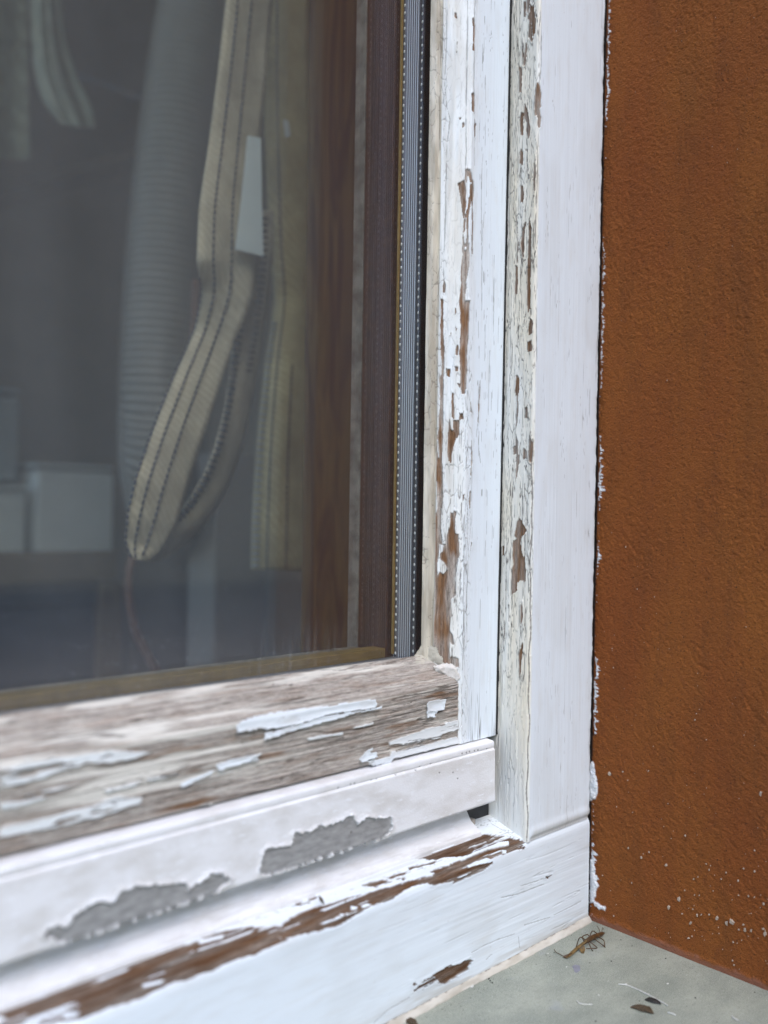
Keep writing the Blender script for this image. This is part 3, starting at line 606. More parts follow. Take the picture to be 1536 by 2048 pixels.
def frame_rail():
    b = rb; S, T = b.S, b.T
    m, e, cid = wear(b, b.polys(rail_bare), b.polys(rail_isl), cells=(1.2, 9.0), blocky=0.6, jag=0.32, seed=15)
    top = ss(23, 20, S); front = 1 - top
    rem = fbm(S * 0.9 + 0.6 * fbm(S * .1, T * .02, 2, 16), T * 0.045, 3, 17); m = np.maximum(m, np.where(m < -0.35, (rem - 0.44) * 2.2 - 0.5 * ss(-1.5, -5, m), -9))
    pa = ss(-0.09, 0.09, m)
    h = 0.30 * pa + 0.26 * pa * np.exp(-np.clip(m, 0, 9) / 0.7) * ss(4, 1, m)
    # raised grain under the paint, strongest at the low right end
    gl = fbm(S * 0.85 - 0.02 * T, T * 0.018, 3, 25); amt = 0.25 + 0.75 * ss(210, 330, T) * ss(32, 42, S)
    h += pa * front * 0.09 * amt * gl
    gcr = front * amt * ss(0.05, 0.015, np.abs(fbm(S * 0.42 + 0.004 * T, T * 0.010, 2, 27) - 0.05)) * ss(-0.1, 0.25, fbm(S * 0.2, T * 0.03, 2, 29))
    tcr = top * ss(0.10, 0.04, e) * ss(0.0, 0.5, fbm(S * 0.15, T * 0.015, 2, 31)) * ss(5, 9, S)
    ext = np.full(S.shape, 3.0)
    for ln in ([(765, 392), (800, 410)], [(640, 445), (700, 462), (725, 458)], [(340, 545), (350, 565), (330, 580), (250, 610)], [(1200, 250), (1260, 285), (1330, 325), (1400, 355)]):
        ext = np.minimum(ext, sdline(S, T, [b.st(z8[0] + x / k8, z8[1] + y / k8) for x, y in ln]))
    for ln in ([(620, 780), (690, 742), (760, 712), (840, 685)], [(695, 815), (722, 790)], [(120, 1140), (190, 1075), (300, 1010)], [(860, 700), (865, 755)], [(890, 640), (1020, 600)], [(870, 440), (1000, 400)], [(770, 500), (860, 480), (990, 430)], [(1040, 590), (1180, 520)]):
        ext = np.minimum(ext, sdline(S, T, [b.st(700 + x / 2.56, 1600 + y / 2.56) for x, y in ln]) * 1.25)
    ecr = ss(0.30, 0.10, ext + 0.1 * fbm(S * 1.5, T * .4, 2, 35))
    crack = np.clip(np.maximum(np.maximum(0.18 * gcr, 0.7 * tcr), 0.6 * ecr), 0, 1); h -= 0.15 * gcr * pa
    h -= 0.22 * crack + 0.15 * (1 - pa) * (1 + fbm(S * 1.8, T * 0.03, 3, 37))
    h += 0.08 * fbm(S * 0.2, T * 0.01, 2, 39)
    grey = 0.22 + 0.75 * ss(0.9, 0.0, np.abs(m)) * ss(0, .4, fbm(S * .2, T * .02, 2, 40) + .25) + 0.12 * ss(200, 90, T)
    dirt = np.clip(top * (0.25 * ss(10, 2, S) + 0.3 * ss(.1, .5, fbm(S * .2, T * .02, 3, 43))) + 0.45 * front * ss(6, 0, b.L[-1] - 4 - S) * ss(-.2, .3, fbm(S * .3, T * .04, 3, 44)) + 0.12 * front * ss(0, .5, fbm(S * .08, T * .03, 3, 46)), 0, .6)
    tint = 0.25 * top * ss(8, 3, S) + 0.12 * top
    return grid_mesh('frame_bottom_rail', b.pts(h), {'damp': 0.75 + 0.25 * fbm(S * .3, T * .02, 2, 48), 'paint': pa, 'crack': crack * pa, 'dirt': dirt, 'grey': np.clip(grey, 0, 1), 'tint': np.clip(tint, 0, 1), 'gpos': np.stack([S, T, 0 * S], -1)})
put('frame_bottom_rail', frame_rail(), M['paint'], frame)

# --- weather bar: painted aluminium rail with its gutter flange
pb = [(280, -104.8), (268.5, -105.6)] + rnd((268.5, -105.6), (265.6, -105.9), (265.6, -108.0), 0.8, 3) + [(265.6, -108.0), (266.0, -108.8), (265.0, -109.6), (264.6, -131.0)] + rnd((264.6, -131), (264.5, -133.4), (268, -133.4), 0.8, 3) + [(275, -132.6)]
bb = Board('H', pb, (XL + 8, 325.4), (84, 325.4), 0.3, 0.4)
bar_bare = [[(520, 1737), (522, 1712), (535, 1695), (560, 1693), (582, 1690), (585, 1668), (612, 1662), (616, 1668), (636, 1653), (662, 1647), (681, 1642), (695, 1632), (704, 1632), (714, 1648), (718, 1643), (736, 1634), (753, 1637), (781, 1637), (783, 1655), (771, 1672), (736, 1700), (694, 1712), (630, 1731), (560, 1754), (530, 1760)],
    [(85, 1870), (110, 1850), (130, 1856), (150, 1830), (195, 1800), (230, 1803), (240, 1780), (262, 1775), (300, 1770), (330, 1770), (368, 1765), (375, 1780), (400, 1765), (420, 1745), (440, 1748), (462, 1758), (430, 1784), (380, 1808), (330, 1828), (250, 1852), (200, 1866), (130, 1884)]]
def weather_bar():
    b = bb; S, T = b.S, b.T; keep_s = b.S; b.S = np.minimum(b.S, b.st(700, 1640)[0] + 11.0)      # what comes off the face comes off the lower lip too
    m, e, cid = wear(b, b.polys(bar_bare), cells=(2.6, 2.6), blocky=0.35, jag=0.45, seed=51); b.S = keep_s
    pa = ss(-0.09, 0.09, m)
    h = 0.30 * pa + 0.85 * pa * np.exp(-np.clip(m, 0, 9) / 0.8) * ss(4, 1, m) + 0.10 * fbm(S * 0.06, T * 0.02, 2, 53)
    dots = np.full(S.shape, 3.0)
    for u, v in ((675, 1575), (700, 1568), (708, 1566), (741, 1560), (752, 1558), (790, 1550), (830, 1541), (838, 1533), (860, 1527), (923, 1507), (932, 1505), (938, 1503), (948, 1501), (955, 1500), (972, 1497), (905, 1545), (914, 1557), (878, 1545), (702, 1664)):
        s0, t0 = b.st(u, v); dots = np.minimum(dots, np.hypot(S - s0, (T - t0) * 0.8))
    crack = ss(0.42, 0.25, dots) * 0.9
    h -= 0.2 * crack
    return grid_mesh('weather_bar', b.pts(h), {'paint': pa, 'crack': crack, 'gpos': np.stack([S, T, 0 * S], -1)})
wbar = put('weather_bar', weather_bar(), M['bar'], frame)
pg = [(277, -131), (275.5, -134), (274.0, -138.5), (271.5, -142.2), (267.5, -144.6), (265.2, -145.6), (264.8, -147.6)]
gb = Board('H', pg, (XL + 8, 317), (84, 317), 0.5, 0.8)
def flange():
    b = gb; S, T = b.S, b.T; h = 0.12 * fbm(S * 0.3, T * 0.03, 3, 57)
    d = ss(0.35, 0.55, fbm(S * 0.6, T * 0.05, 3, 58)) * 0.35
    return grid_mesh('gutter_flange', b.pts(h), {'paint': np.ones_like(S), 'crack': d * 0.4, 'gpos': np.stack([S, T, 0 * S], -1)})
put('gutter_flange', flange(), M['bar'], wbar)
box('end_clip', (316, 271.2, -145), (320.5, 274.5, -142), M['inner_white'], wbar, 0.8)
box('hole_shade', (317.2, 275, -146), (334, 279, -131), M['rubber_shade'], frame)  # black block standing in for the deep shade of the hole here
box('frame_recess', (XL + 5, 291, -205), (386, 330, -96), M['dark'], frame)

# --- sealant bead between frame and sill
def bead():
    tt = np.arange(84, 386, 0.6); aa = np.linspace(0, 1, 14); A, T = np.meshgrid(aa, tt, indexing='ij')
    wdt = 3.0 + 0.9 * fbm(T * 0.03, T * 0, 3, 61) + 0.25 * fbm(T * .3, T * 0, 2, 62); hh = 3.2 + 0.4 * fbm(T * .04, T * 0, 2, 63)
    Y = JF + 0.3 - wdt * np.sin(A * math.pi / 2) ** 1.0; Zz = -EYE - 0.2 + (hh * (1 - A) ** 0.8) * (0.35 + 0.65 * np.cos(A * math.pi / 2))
    Zz += 0.12 * fbm(T * .4, A * 3, 2, 64)
    gap = 0.9 * ss(0.16, 0.0, A) * ss(-0.2, 0.25, fbm(T * .05, T * 0, 2, 66)); Zz -= gap
    cr = np.clip(ss(0.26, 0.10, A + 0.10 * fbm(T * .5, T * 0, 2, 65)) * ss(-.6, -.1, fbm(T * .05, T * 0, 2, 66)), 0, 1)
    me = grid_mesh('sealant_bead', np.stack([T, Y, Zz], -1), {'paint': np.ones_like(A), 'grey': 0 * A, 'crack': cr, 'dirt': np.clip(0.25 + 0.8 * fbm(T * .12, A * 2, 3, 70) + 0.25 * (A > .8), 0, .6), 'tint': 0.55 + 0.3 * fbm(T * .05, A, 2, 69), 'gpos': np.stack([A * 5, T, 0 * A], -1)})
    return me
put('sealant_bead', bead(), M['paint_old'], frame)
# parts of the frame that close the opening out of view
for a, b in (((XL + 1, JF, -EYE), (XL + 50, 330, ZT)), ((XL + 50.5, JF, ZT - 52), (385, 330, ZT - 1))): box('frame_member', a, b, M['inner_white'], frame, 1)
box('frame_side', (338, 292.5, -142), (386, 331, ZT - 55), M['inner_white'], frame)

# ================================================================== opening sash
sash = thing('window_sash', 'double glazed window sash with peeling white paint and grey bare wood', 'window')
SF, GX, GY, GZ = 270.0, 294.2, 282.4, -64.6            # face plane, sight line and outer glass plane
ps = [(GX - 0.4, GY + 0.3), (GX, GY - 0.4), (GX + 1.2, GY - 1.9), (GX + 3.1, GY - 2.7), (GX + 3.4, GY - 2.4), (GX + 3.9, GY - 3.6), (305.6, 271.2), (307.4, SF)] + [(320, SF)] + rnd((320, SF), (333.0, SF), (333.0, 280), 1.5, 4) + [(333.0, 292)]
sb = Board('V', ps, (-104.8, ZT - 60), (-104.8, 268), 0.25, 0.33)
stile_bare = conv(Z2, [[(394, 130), (404, 170), (408, 290), (405, 390), (390, 385), (392, 260)], [(388, 715), (400, 720), (400, 860), (388, 858)], [(338, 1300), (360, 1295), (385, 1340), (390, 1382), (372, 1382), (366, 1350), (350, 1340), (348, 1382), (334, 1382)], [(404, 930), (412, 935), (410, 1050), (404, 1040)],
    [(268, 95), (276, 100), (276, 128), (268, 125)], [(275, 330), (282, 330), (284, 405), (275, 400)], [(298, 890), (306, 895), (304, 910)], [(318, 945), (328, 945), (326, 975), (318, 970)]]) + conv(Z3, [
    [(290, 105), (330, 90), (337, 150), (336, 260), (325, 355), (312, 280), (303, 180)], [(384, 60), (396, 90), (398, 220), (388, 300), (382, 260)], [(388, 300), (394, 420), (392, 640), (384, 640), (385, 420)],
    [(372, 90), (380, 100), (382, 220), (366, 330), (360, 460), (357, 545), (350, 530), (350, 440), (357, 320), (370, 220)], [(334, 330), (340, 330), (332, 480), (326, 480)],
    [(322, 500), (335, 560), (352, 540), (364, 560), (364, 760), (350, 820), (345, 900), (338, 950), (335, 1000), (372, 1005), (366, 1160), (360, 1290), (355, 1382), (312, 1382), (302, 1100), (300, 960), (312, 830), (320, 700), (318, 600)],
    [(182, 850), (192, 860), (190, 940), (180, 935)], [(160, 980), (178, 985), (182, 1382), (160, 1382), (158, 1150)], [(266, 1055), (278, 1058), (276, 1115), (266, 1110)], [(230, 1255), (240, 1258), (236, 1275)], [(265, 1210), (282, 1215), (278, 1232)]]) + conv(Z4, [
    [(312, 0), (357, 0), (353, 150), (348, 210), (342, 330), (337, 400), (318, 410), (308, 330), (310, 200), (305, 100)],
    [(168, 0), (184, 60), (180, 270), (178, 500), (174, 720), (168, 900), (170, 1080), (172, 1300), (168, 1382), (108, 1382), (116, 1150), (113, 1020), (123, 900), (118, 740), (140, 720), (150, 550), (155, 400), (150, 290), (165, 270), (166, 120)],
    [(215, 650), (232, 610), (240, 680), (258, 680), (255, 610), (295, 620), (298, 720), (268, 770), (245, 830), (238, 920), (215, 915), (215, 760)], [(298, 570), (330, 545), (325, 610), (300, 620)],
    [(247, 420), (254, 430), (257, 600), (247, 590)], [(381, 480), (391, 545), (383, 550)], [(382, 760), (392, 850), (388, 1040), (382, 1030), (385, 860)], [(372, 1165), (386, 1162), (372, 1290), (368, 1290)], [(448, 320), (453, 340), (440, 640), (436, 635)],
    [(230, 1330), (270, 1330), (264, 1382), (235, 1382)], [(268, 200), (284, 200), (282, 225), (270, 228)], [(205, 215), (232, 225), (228, 270), (210, 275)], [(285, 340), (300, 345), (298, 372)], [(275, 60), (285, 62), (283, 125), (276, 122)], [(322, 1170), (334, 1175), (330, 1240)]]) + conv(Z5, [
    [(232, 20), (262, 30), (266, 170), (292, 180), (294, 330), (286, 350), (282, 420), (266, 480), (272, 620), (268, 650), (236, 690), (240, 800), (233, 930), (246, 960), (258, 1018), (230, 1012), (228, 1125), (292, 1140), (298, 1195), (200, 1220), (150, 1205), (118, 1165), (94, 1150), (100, 900), (98, 620), (105, 400), (110, 200), (108, -10), (160, -10), (165, 60)],
    [(386, 255), (392, 260), (386, 300), (382, 295)]])
stile_isl = conv(Z5, [[(165, -10), (232, -10), (230, 120), (205, 195), (195, 262), (172, 262), (162, 150)], [(150, 262), (185, 272), (172, 320), (152, 335), (156, 380), (185, 402), (212, 452), (180, 492), (150, 475), (134, 505), (130, 420), (146, 335)]]) + conv(Z4, [
    [(120, 1080), (130, 1090), (134, 1290), (124, 1340), (116, 1250)], [(128, 760), (140, 770), (150, 900), (136, 905)]]) + conv(Z3, [[(338, 950), (352, 945), (368, 952), (366, 1002), (338, 1003)], [(332, 590), (348, 588), (346, 612), (334, 612)]])
def stile():
    b = sb; S, T = b.S, b.T; z = T + EYE
    m, e, cid = wear(b, b.polys(stile_bare), b.polys(stile_isl), cells=(2.0, 11.0), blocky=0.25, jag=0.24, seed=103, grow=0.15)
    s_face = b.L[7]; s_bev = b.L[5]
    seal = ss(s_bev + 0.1, s_bev - 0.3, S)                       # old sealant next to the glass
    left = ss(s_face + 6.5, s_face + 1.5, S) * (1 - seal)          # crazed half of the board
    lowz = ss(330, 200, z)
    crz = left * (0.25 + 0.75 * lowz)
    crack = crz * 0.8 * ss(0.08, 0.025, e) * ss(-0.3, 0.15, fbm(S * .12, T * .012, 2, 107))
    crack = np.maximum(crack, seal * ss(0.03, 0.01, np.abs(fbm(S * 0.05, T * 0.22, 2, 109) - 0.1)) * ss(0.1, 0.35, fbm(S * .35, T * .06, 2, 111)) * 0.8)
    for ln in ([(932, 0), (932, 60), (931, 120), (930, 190), (929, 240), (930, 300), (928, 338)], [(946, 0), (945, 40)], [(945, 102), (944, 186)], [(943, 222), (946, 245), (946, 330)], [(894, 20), (892, 100), (889, 170), (894, 215), (900, 240), (893, 300), (891, 420), (889, 480), (887, 540), (888, 580)], [(880, 0), (882, 100), (878, 200), (880, 300)],
               [(927, 1020), (926, 1100), (927, 1140), (925, 1200), (927, 1260), (924, 1340)], [(921, 1010), (924, 1060)], [(905, 1030), (910, 1100), (911, 1160)], [(955, 760), (953, 850), (956, 900), (959, 925)], [(977, 700), (975, 760), (974, 830)], [(985, 510), (984, 640), (985, 690)], [(961, 440), (961, 620)]):
        q = sdline(S, T, [b.st(*p) for p in ln]) + 0.22 * fbm(S * 1.2, T * .25, 2, 113)
        crack = np.maximum(crack, 0.9 * ss(0.26, 0.10, np.abs(q)))
    se, sx_, sy_, sc_ = voro(S / 2.6 + .3 * fbm(S * .5, T * .1, 2, 116), T / 8.0 + .2 * fbm(S * .5, T * .2, 2, 118), 120); oldz = ss(200, 260, z) * ss(s_bev + 6, s_bev + 1, S)
    crack = np.maximum(crack, 0.75 * oldz * ss(0.07, 0.025, se) * ss(-0.3, 0.1, fbm(S * .2, T * .03, 2, 122)))
    nn1 = fbm(S * 0.5, T * 0.03, 3, 112); crack = np.maximum(crack * 0.75, left * (0.3 + .7 * lowz) * 0.85 * ss(0.045, 0.012, np.abs(nn1)) * ss(-0.2, 0.15, fbm(S * .2, T * .02, 2, 114)))
    face = ss(s_face + 3, s_face + 7, S)
    hl = face * streaks(S, T, 1.0, 0.02, 0.022, 115) * ss(0.1, 0.4, fbm(S * 0.25, T * 0.02, 2, 117)) * 0.8
    hl = np.maximum(hl, face * 0.75 * ss(0.56, 0.66, fbm(S * 1.7, T * 0.11, 2, 119)) * ss(-0.1, 0.35, fbm(S * 0.12, T * 0.012, 2, 121)))
    foot = ss(40, 0, T + 104.8)
    hl = np.maximum(hl, face * foot * ss(0.12, 0.02, np.abs(fbm(S * 1.3, T * 0.015, 2, 125))) * ss(-0.2, 0.2, fbm(S * .5, T * .05, 2, 127)))
    pa = np.maximum(ss(-0.09, 0.09, m), seal)
    h = 0.30 * pa * (1 - seal) + pa * left * (0.10 * fbm(S * 0.7, T * 0.1, 2, 129) + 0.14 * (cid - 0.5) * lowz) + 0.24 * pa * crz * ss(0.35, 0.06, e) * (cid - 0.3)
    h += 0.26 * pa * (1 - seal) * np.exp(-np.clip(m, 0, 9) / 0.6) * ss(4, 1, m)
    h += seal * (0.34 * fbm(S * 0.45, T * 0.09, 4, 131) + 0.3 * ss(0.1, 0.35, fbm(S * 0.25, T * 0.035, 2, 133)))
    h -= 0.28 * crack + 0.15 * hl + 0.14 * (1 - pa) * (1 + 1.2 * fbm(S * 1.5, T * 0.02, 2, 135))
    h += face * (0.05 * fbm(S * 0.3, T * 0.008, 2, 137) + 0.05 * fbm(S * 1.4, T * 0.02, 2, 139) * (1 + 2 * foot))
    grey = 0.05 + 0.7 * ss(0.05, 0.35, fbm(S * 0.22, T * 0.035, 2, 141)) + 0.5 * ss(150, 143, z) + 0.35 * ss(1.2, 0.2, np.abs(m)) * (m < 0)
    tint = np.clip(0.25 + 0.25 * fbm(S * .15, T * .015, 2, 143), 0, 1) * ss(s_face + 1.5, s_face - 2.0, S) + 0.10 * left + seal * 0.7
    tint = np.maximum(tint, seal * (0.55 + 0.5 * fbm(S * .3, T * .04, 3, 145)))
    dirt = np.clip(seal * (0.72 + 0.75 * fbm(S * .35, T * .05, 4, 147)) + 0.35 * ss(s_face - 3.5, s_face - 8, S) * (1 - seal) * ss(-.2, .4, fbm(S * .3, T * .03, 3, 149)) + left * 0.15 * ss(0, .5, fbm(S * .2, T * .03, 2, 151)), 0, 0.9)
    h += (1 - seal) * ss(s_face - 2, s_face - 6, S) * pa * 0.25 * fbm(S * .5, T * .06, 3, 153)
    P = b.pts(h); P[..., 0] += 0.0075 * (z - 150) * ss(s_face + 10, s_face + 25, S) + 0.004 * (z - 110) * ss(s_bev + 3, s_face, S) * ss(s_face + 25, s_face + 10, S)
    return grid_mesh('sash_stile', P, {'paint': pa, 'crack': np.clip(np.maximum(crack, hl) * (0.35 + 0.65 * pa), 0, 1), 'dirt': dirt, 'grey': np.clip(grey, 0, 1), 'tint': np.clip(tint, 0, 1), 'gpos': np.stack([S, T, 0 * S], -1)})
put('sash_stile', stile(), M['paint'], sash)

pt = [(GY + 0.4, GZ + 0.2), (GY - 0.3, GZ), (GY - 2.0, GZ - 1.4), (271.2, GZ - 10.6), (SF, -77.2)] + rnd((SF, -77.2), (SF, -104.6), (280, -104.6), 1.2, 3) + [(292, -104.6)]
tb = Board('H', pt, (XL + 60, 305.6), (84, 305.6), 0.26, 0.32)
z6 = (440, 1320); z7 = (0, 1380); kk = 3.072
rail_paint = conv(z6, [[(1040, 505), (1150, 460), (1270, 420), (1380, 400), (1385, 385), (1462, 368), (1462, 432), (1360, 455), (1350, 480), (1270, 490), (1150, 525), (1090, 515), (1045, 525)],
    [(1110, 555), (1200, 530), (1300, 510), (1450, 470), (1464, 500), (1464, 530), (1300, 555), (1150, 595), (1060, 610), (1000, 640), (915, 660), (910, 620), (1040, 592), (1050, 560)],
    [(810, 415), (945, 383), (940, 395), (830, 422)], [(530, 480), (760, 440), (755, 455), (560, 492)], [(0, 640), (200, 590), (260, 570), (210, 630), (0, 668)]], kk) + conv(z7, [
    [(0, 490), (180, 420), (460, 410), (700, 370), (930, 385), (780, 440), (540, 450), (320, 510), (280, 540), (0, 600)], [(0, 650), (120, 640), (330, 590), (500, 578), (200, 690), (0, 740)], [(330, 770), (600, 700), (690, 650), (880, 660), (860, 690), (680, 760), (250, 860), (120, 880), (0, 905), (0, 850)],
    [(900, 540), (1085, 510), (1080, 530), (910, 556)], [(640, 620), (860, 560), (840, 580), (660, 632)], [(1220, 710), (1330, 690), (1300, 712), (1230, 722)]], kk)
def sash_rail():
    b = tb; S, T = b.S, b.T
    m0, e, cid = wear(b, [], cells=(1.2, 8.0), seed=203)
    m = np.full(S.shape, -6.0); Sx = S + 0.45 * fbm(S * 1.3, T * .25, 3, 205); Tx = T + 1.2 * fbm(S * 1.0, T * .35, 3, 207)
    for p in b.polys(rail_paint): m = np.maximum(m, -sdpoly(Sx, Tx, p, 6.0))
    brk = fbm(S * 0.75 + 0.4 * fbm(S * .2, T * .04, 2, 206), T * 0.055, 3, 208); m = np.where(T < 215, np.minimum(m, (brk + 0.16) * 3.0), m)
    top = ss(6.5, 3.0, S + 1.2 * fbm(S * .3, T * .05, 2, 209))                # thin rest of primer along the glass
    thin = top * 0.6 * ss(-0.25, 0.35, fbm(S * 0.5, T * 0.05, 3, 211)) + 0.35 * ss(0.3, 0.6, fbm(S * 0.7, T * 0.04, 3, 213))
    thin = thin + 0.75 * ss(235, 170, T) * ss(0.0, 0.45, fbm(S * 0.38, T * 0.028, 4, 235) + 0.08) * ss(8, 14, S) * ss(42, 36, S)
    pa = ss(-0.09, 0.09, m)
    h = 0.32 * pa + 0.3 * pa * np.exp(-np.clip(m, 0, 9) / 0.7) * ss(4, 1, m)
    g1 = fbm(S * 1.1 + 0.5 * fbm(S * .1, T * .02, 2, 215), T * 0.014, 3, 217); g2 = fbm(S * 3.0, T * 0.05, 2, 219)
    h -= (1 - pa) * (0.24 * (1 + g1) + 0.13 * g2 + 0.10 * fbm(S * 2.2, T * 0.35, 2, 220))
    ck = ss(0.05, 0.015, np.abs(fbm(S * 0.33 + 0.3 * fbm(S * .1, T * .03, 2, 221), T * 0.012, 2, 223))) * ss(-0.05, 0.3, fbm(S * 0.3, T * 0.02, 2, 225))
    ln = sdline(S, T, [b.st(440 + x / kk, 1320 + y / kk) for x, y in ((940, 383), (1080, 350), (1240, 308))]); ln = np.minimum(ln, sdline(S, T, [b.st(440 + x / kk, 1320 + y / kk) for x, y in ((1370, 308), (1460, 290))]))
    ck = np.maximum(ck, 0.8 * ss(0.06, 0.02, np.abs(fbm(S * 0.7, T * 0.035, 3, 231) + .1)) * ss(0.0, 0.3, fbm(S * 0.4, T * 0.05, 2, 233)))
    ck = np.maximum(ck, ss(0.34, 0.12, ln + .1 * fbm(S, T * .3, 2, 227)))
    for l2 in ([(1130, 520), (1250, 490), (1350, 470), (1462, 430)], [(1080, 560), (1180, 540), (1330, 500)], [(980, 640), (1050, 610), (1150, 590)]):
        q = sdline(S, T, [b.st(440 + x / kk, 1320 + y / kk) for x, y in l2]); ck = np.maximum(ck, pa * ss(0.42, 0.2, q + .25 * fbm(S, T * .5, 2, 228)))
    h -= 0.3 * ck
    grey = 1.2 - 0.85 * ss(0.30, 0.6, fbm(S * 0.28, T * 0.03, 3, 229)) * ss(8, 14, S)
    return grid_mesh('sash_bottom_rail', b.pts(h), {'paint': np.maximum(pa, np.clip(thin, 0, 0.72)), 'crack': np.clip(ck, 0, 0.85), 'grey': np.clip(grey, 0, 1), 'tint': np.clip(0.25 + 0.4 * (1 - pa), 0, 1), 'gpos': np.stack([S, T, 0 * S], -1)})
put('sash_bottom_rail', sash_rail(), M['paint'], sash)

# --- loose flakes of paint still hanging on the bare rail
flake_n = [0]
def flake(poly, lift, board=tb, seed=0, step=0.35, bend=0.0):
    P = np.array([board.st(*q) for q in poly]); a = P.min(0) - 0.8; c = P.max(0) + 0.8
    S, T = np.meshgrid(np.arange(a[0], c[0], step), np.arange(a[1], c[1], step), indexing='ij')
    sd = sdpoly(S + 0.35 * fbm(S * 1.4, T * .35, 3, seed), T + 0.9 * fbm(S * .9, T * .45, 3, seed + 3), P, 6.0)
    cs = (S - P[:, 0].mean()) / (np.ptp(P[:, 0]) / 2 + .1); ct = (T - P[:, 1].mean()) / (np.ptp(P[:, 1]) / 2 + .1)
    H = 0.45 + lift * (0.35 * cs * cs + 0.65 * ct * ct) * 0.5 + lift * 0.5 * np.exp(sd / 0.9) + 0.12 * fbm(S * .4, T * .15, 2, seed + 7) + bend * np.clip(-ct, 0, 1) ** 2
    one = np.ones_like(S)
    me = grid_mesh('paint_flake', board.pts(H, S, T), {'paint': one, 'grey': 0 * one, 'crack': 0.75 * ss(0.05, 0.02, np.abs(fbm(S * .35, T * .06, 2, seed + 5))) * ss(0, .2, fbm(S * .3, T * .1, 2, seed + 6)), 'tint': 0.10 * one, 'dirt': 0.25 * ss(0, .6, fbm(S * .3, T * .1, 3, seed + 8)), 'gpos': np.stack([S, T, 0 * S], -1)}, keep=sd < -0.05)
    o = put('paint_flake', me, M['paint'], sash); md = o.modifiers.new('thickness', 'SOLIDIFY'); md.thickness = 0.22 * MM; md.offset = 0.0
    flake_n[0] += 1; return o
for i, (o_, L, lift, bend) in enumerate((
        (z6, [(85, 395), (200, 355), (340, 320), (520, 298), (680, 280), (740, 265), (850, 250), (945, 240), (942, 288), (880, 300), (830, 308), (740, 320), (640, 335), (560, 365), (450, 395), (380, 405), (300, 418), (230, 415), (130, 430), (92, 440)], 0.8, 0.8),
        (z6, [(385, 412), (500, 385), (620, 345), (740, 326), (830, 312), (940, 292), (990, 275), (985, 292), (830, 318), (740, 350), (640, 378), (500, 412), (400, 440), (320, 465), (250, 486), (265, 442), (340, 428)], 0.6, 0.5),
        (z6, [(1265, 262), (1275, 250), (1330, 242), (1378, 235), (1368, 300), (1320, 312), (1268, 308), (1262, 285)], 0.6, 0.0), (z6, [(1258, 312), (1300, 306), (1330, 312), (1308, 328), (1308, 345), (1262, 350)], 0.7, 0.3),
        (z6, [(835, 605), (865, 580), (905, 545), (925, 540), (915, 570), (955, 560), (955, 595), (900, 610), (860, 625)], 0.7, 0.4), (z6, [(910, 620), (1000, 598), (1050, 588), (1040, 620), (980, 640), (916, 662)], 0.7, 0.6),
        (z7, [(1310, 450), (1400, 425), (1536, 395), (1570, 398), (1536, 430), (1420, 468), (1320, 490)], 0.7, 0.7), (z7, [(1090, 570), (1180, 535), (1300, 490), (1290, 512), (1200, 550), (1110, 592)], 0.6, 0.5))):
    flake(conv(o_, [L], kk)[0], lift, seed=300 + i * 11, bend=bend)

# hardened lump of filler over the corner joint
def lump():
    poly = [(887, 1337), (905, 1331), (914, 1330), (922, 1343), (925, 1352), (923, 1362), (917, 1366), (905, 1357), (893, 1348)]
    P = np.array([onY(u, v, SF - 0.5)[[0, 2]] for u, v in poly]); S, T = np.meshgrid(np.arange(P[:, 0].min() - 1, P[:, 0].max() + 1, .25), np.arange(P[:, 1].min() - 1, P[:, 1].max() + 1, .25), indexing='ij')
    sd = sdpoly(S + .3 * fbm(S, T, 2, 1), T + .3 * fbm(S, T, 2, 2), P, 6.0); H = 1.6 * ss(0.1, -1.4, sd) + 0.5 * fbm(S * .4, T * .4, 2, 5) + 0.2
    dz = np.clip((306.5 - S), 0, 6) * 0.75
    return grid_mesh('filler_lump', np.stack([S, SF + 1.2 - H + dz, T], -1), keep=sd < 0.1)
put('filler_lump', lump(), M['filler'], sash)
def corner_fill():
    P = np.array([(GX + 0.2, GZ + 4.5), (GX + 4.5, GZ + 3.2), (GX + 7.5, GZ - 5.5), (GX + 1, GZ - 4.0), (GX - 9, GZ - 3.0), (GX - 5, GZ + 0.4)])
    S, T = np.meshgrid(np.arange(P[:, 0].min() - 1, P[:, 0].max() + 1, .3), np.arange(P[:, 1].min() - 1, P[:, 1].max() + 1, .3), indexing='ij')
    sd = sdpoly(S + .5 * fbm(S * .5, T * .5, 2, 11), T + .5 * fbm(S * .5, T * .5, 2, 12), P, 6.0)
    base = np.minimum(GY, np.minimum(GY - (S - GX) * 0.98, GY + (T - GZ) * 0.98)); base = np.where((S < GX) & (T > GZ), GY, base)
    return grid_mesh('corner_sealant', np.stack([S, base - 0.45 * ss(0.2, -1.5, sd) - 0.25 * fbm(S * .5, T * .5, 2, 14) + .15, T], -1), keep=sd < 0.1)
put('corner_sealant', corner_fill(), M['cream_seal'], sash)
box('end_grain_gap', (305.7, SF + 0.9, -105), (306.6, SF + 8, -79), M['dark'], sash)

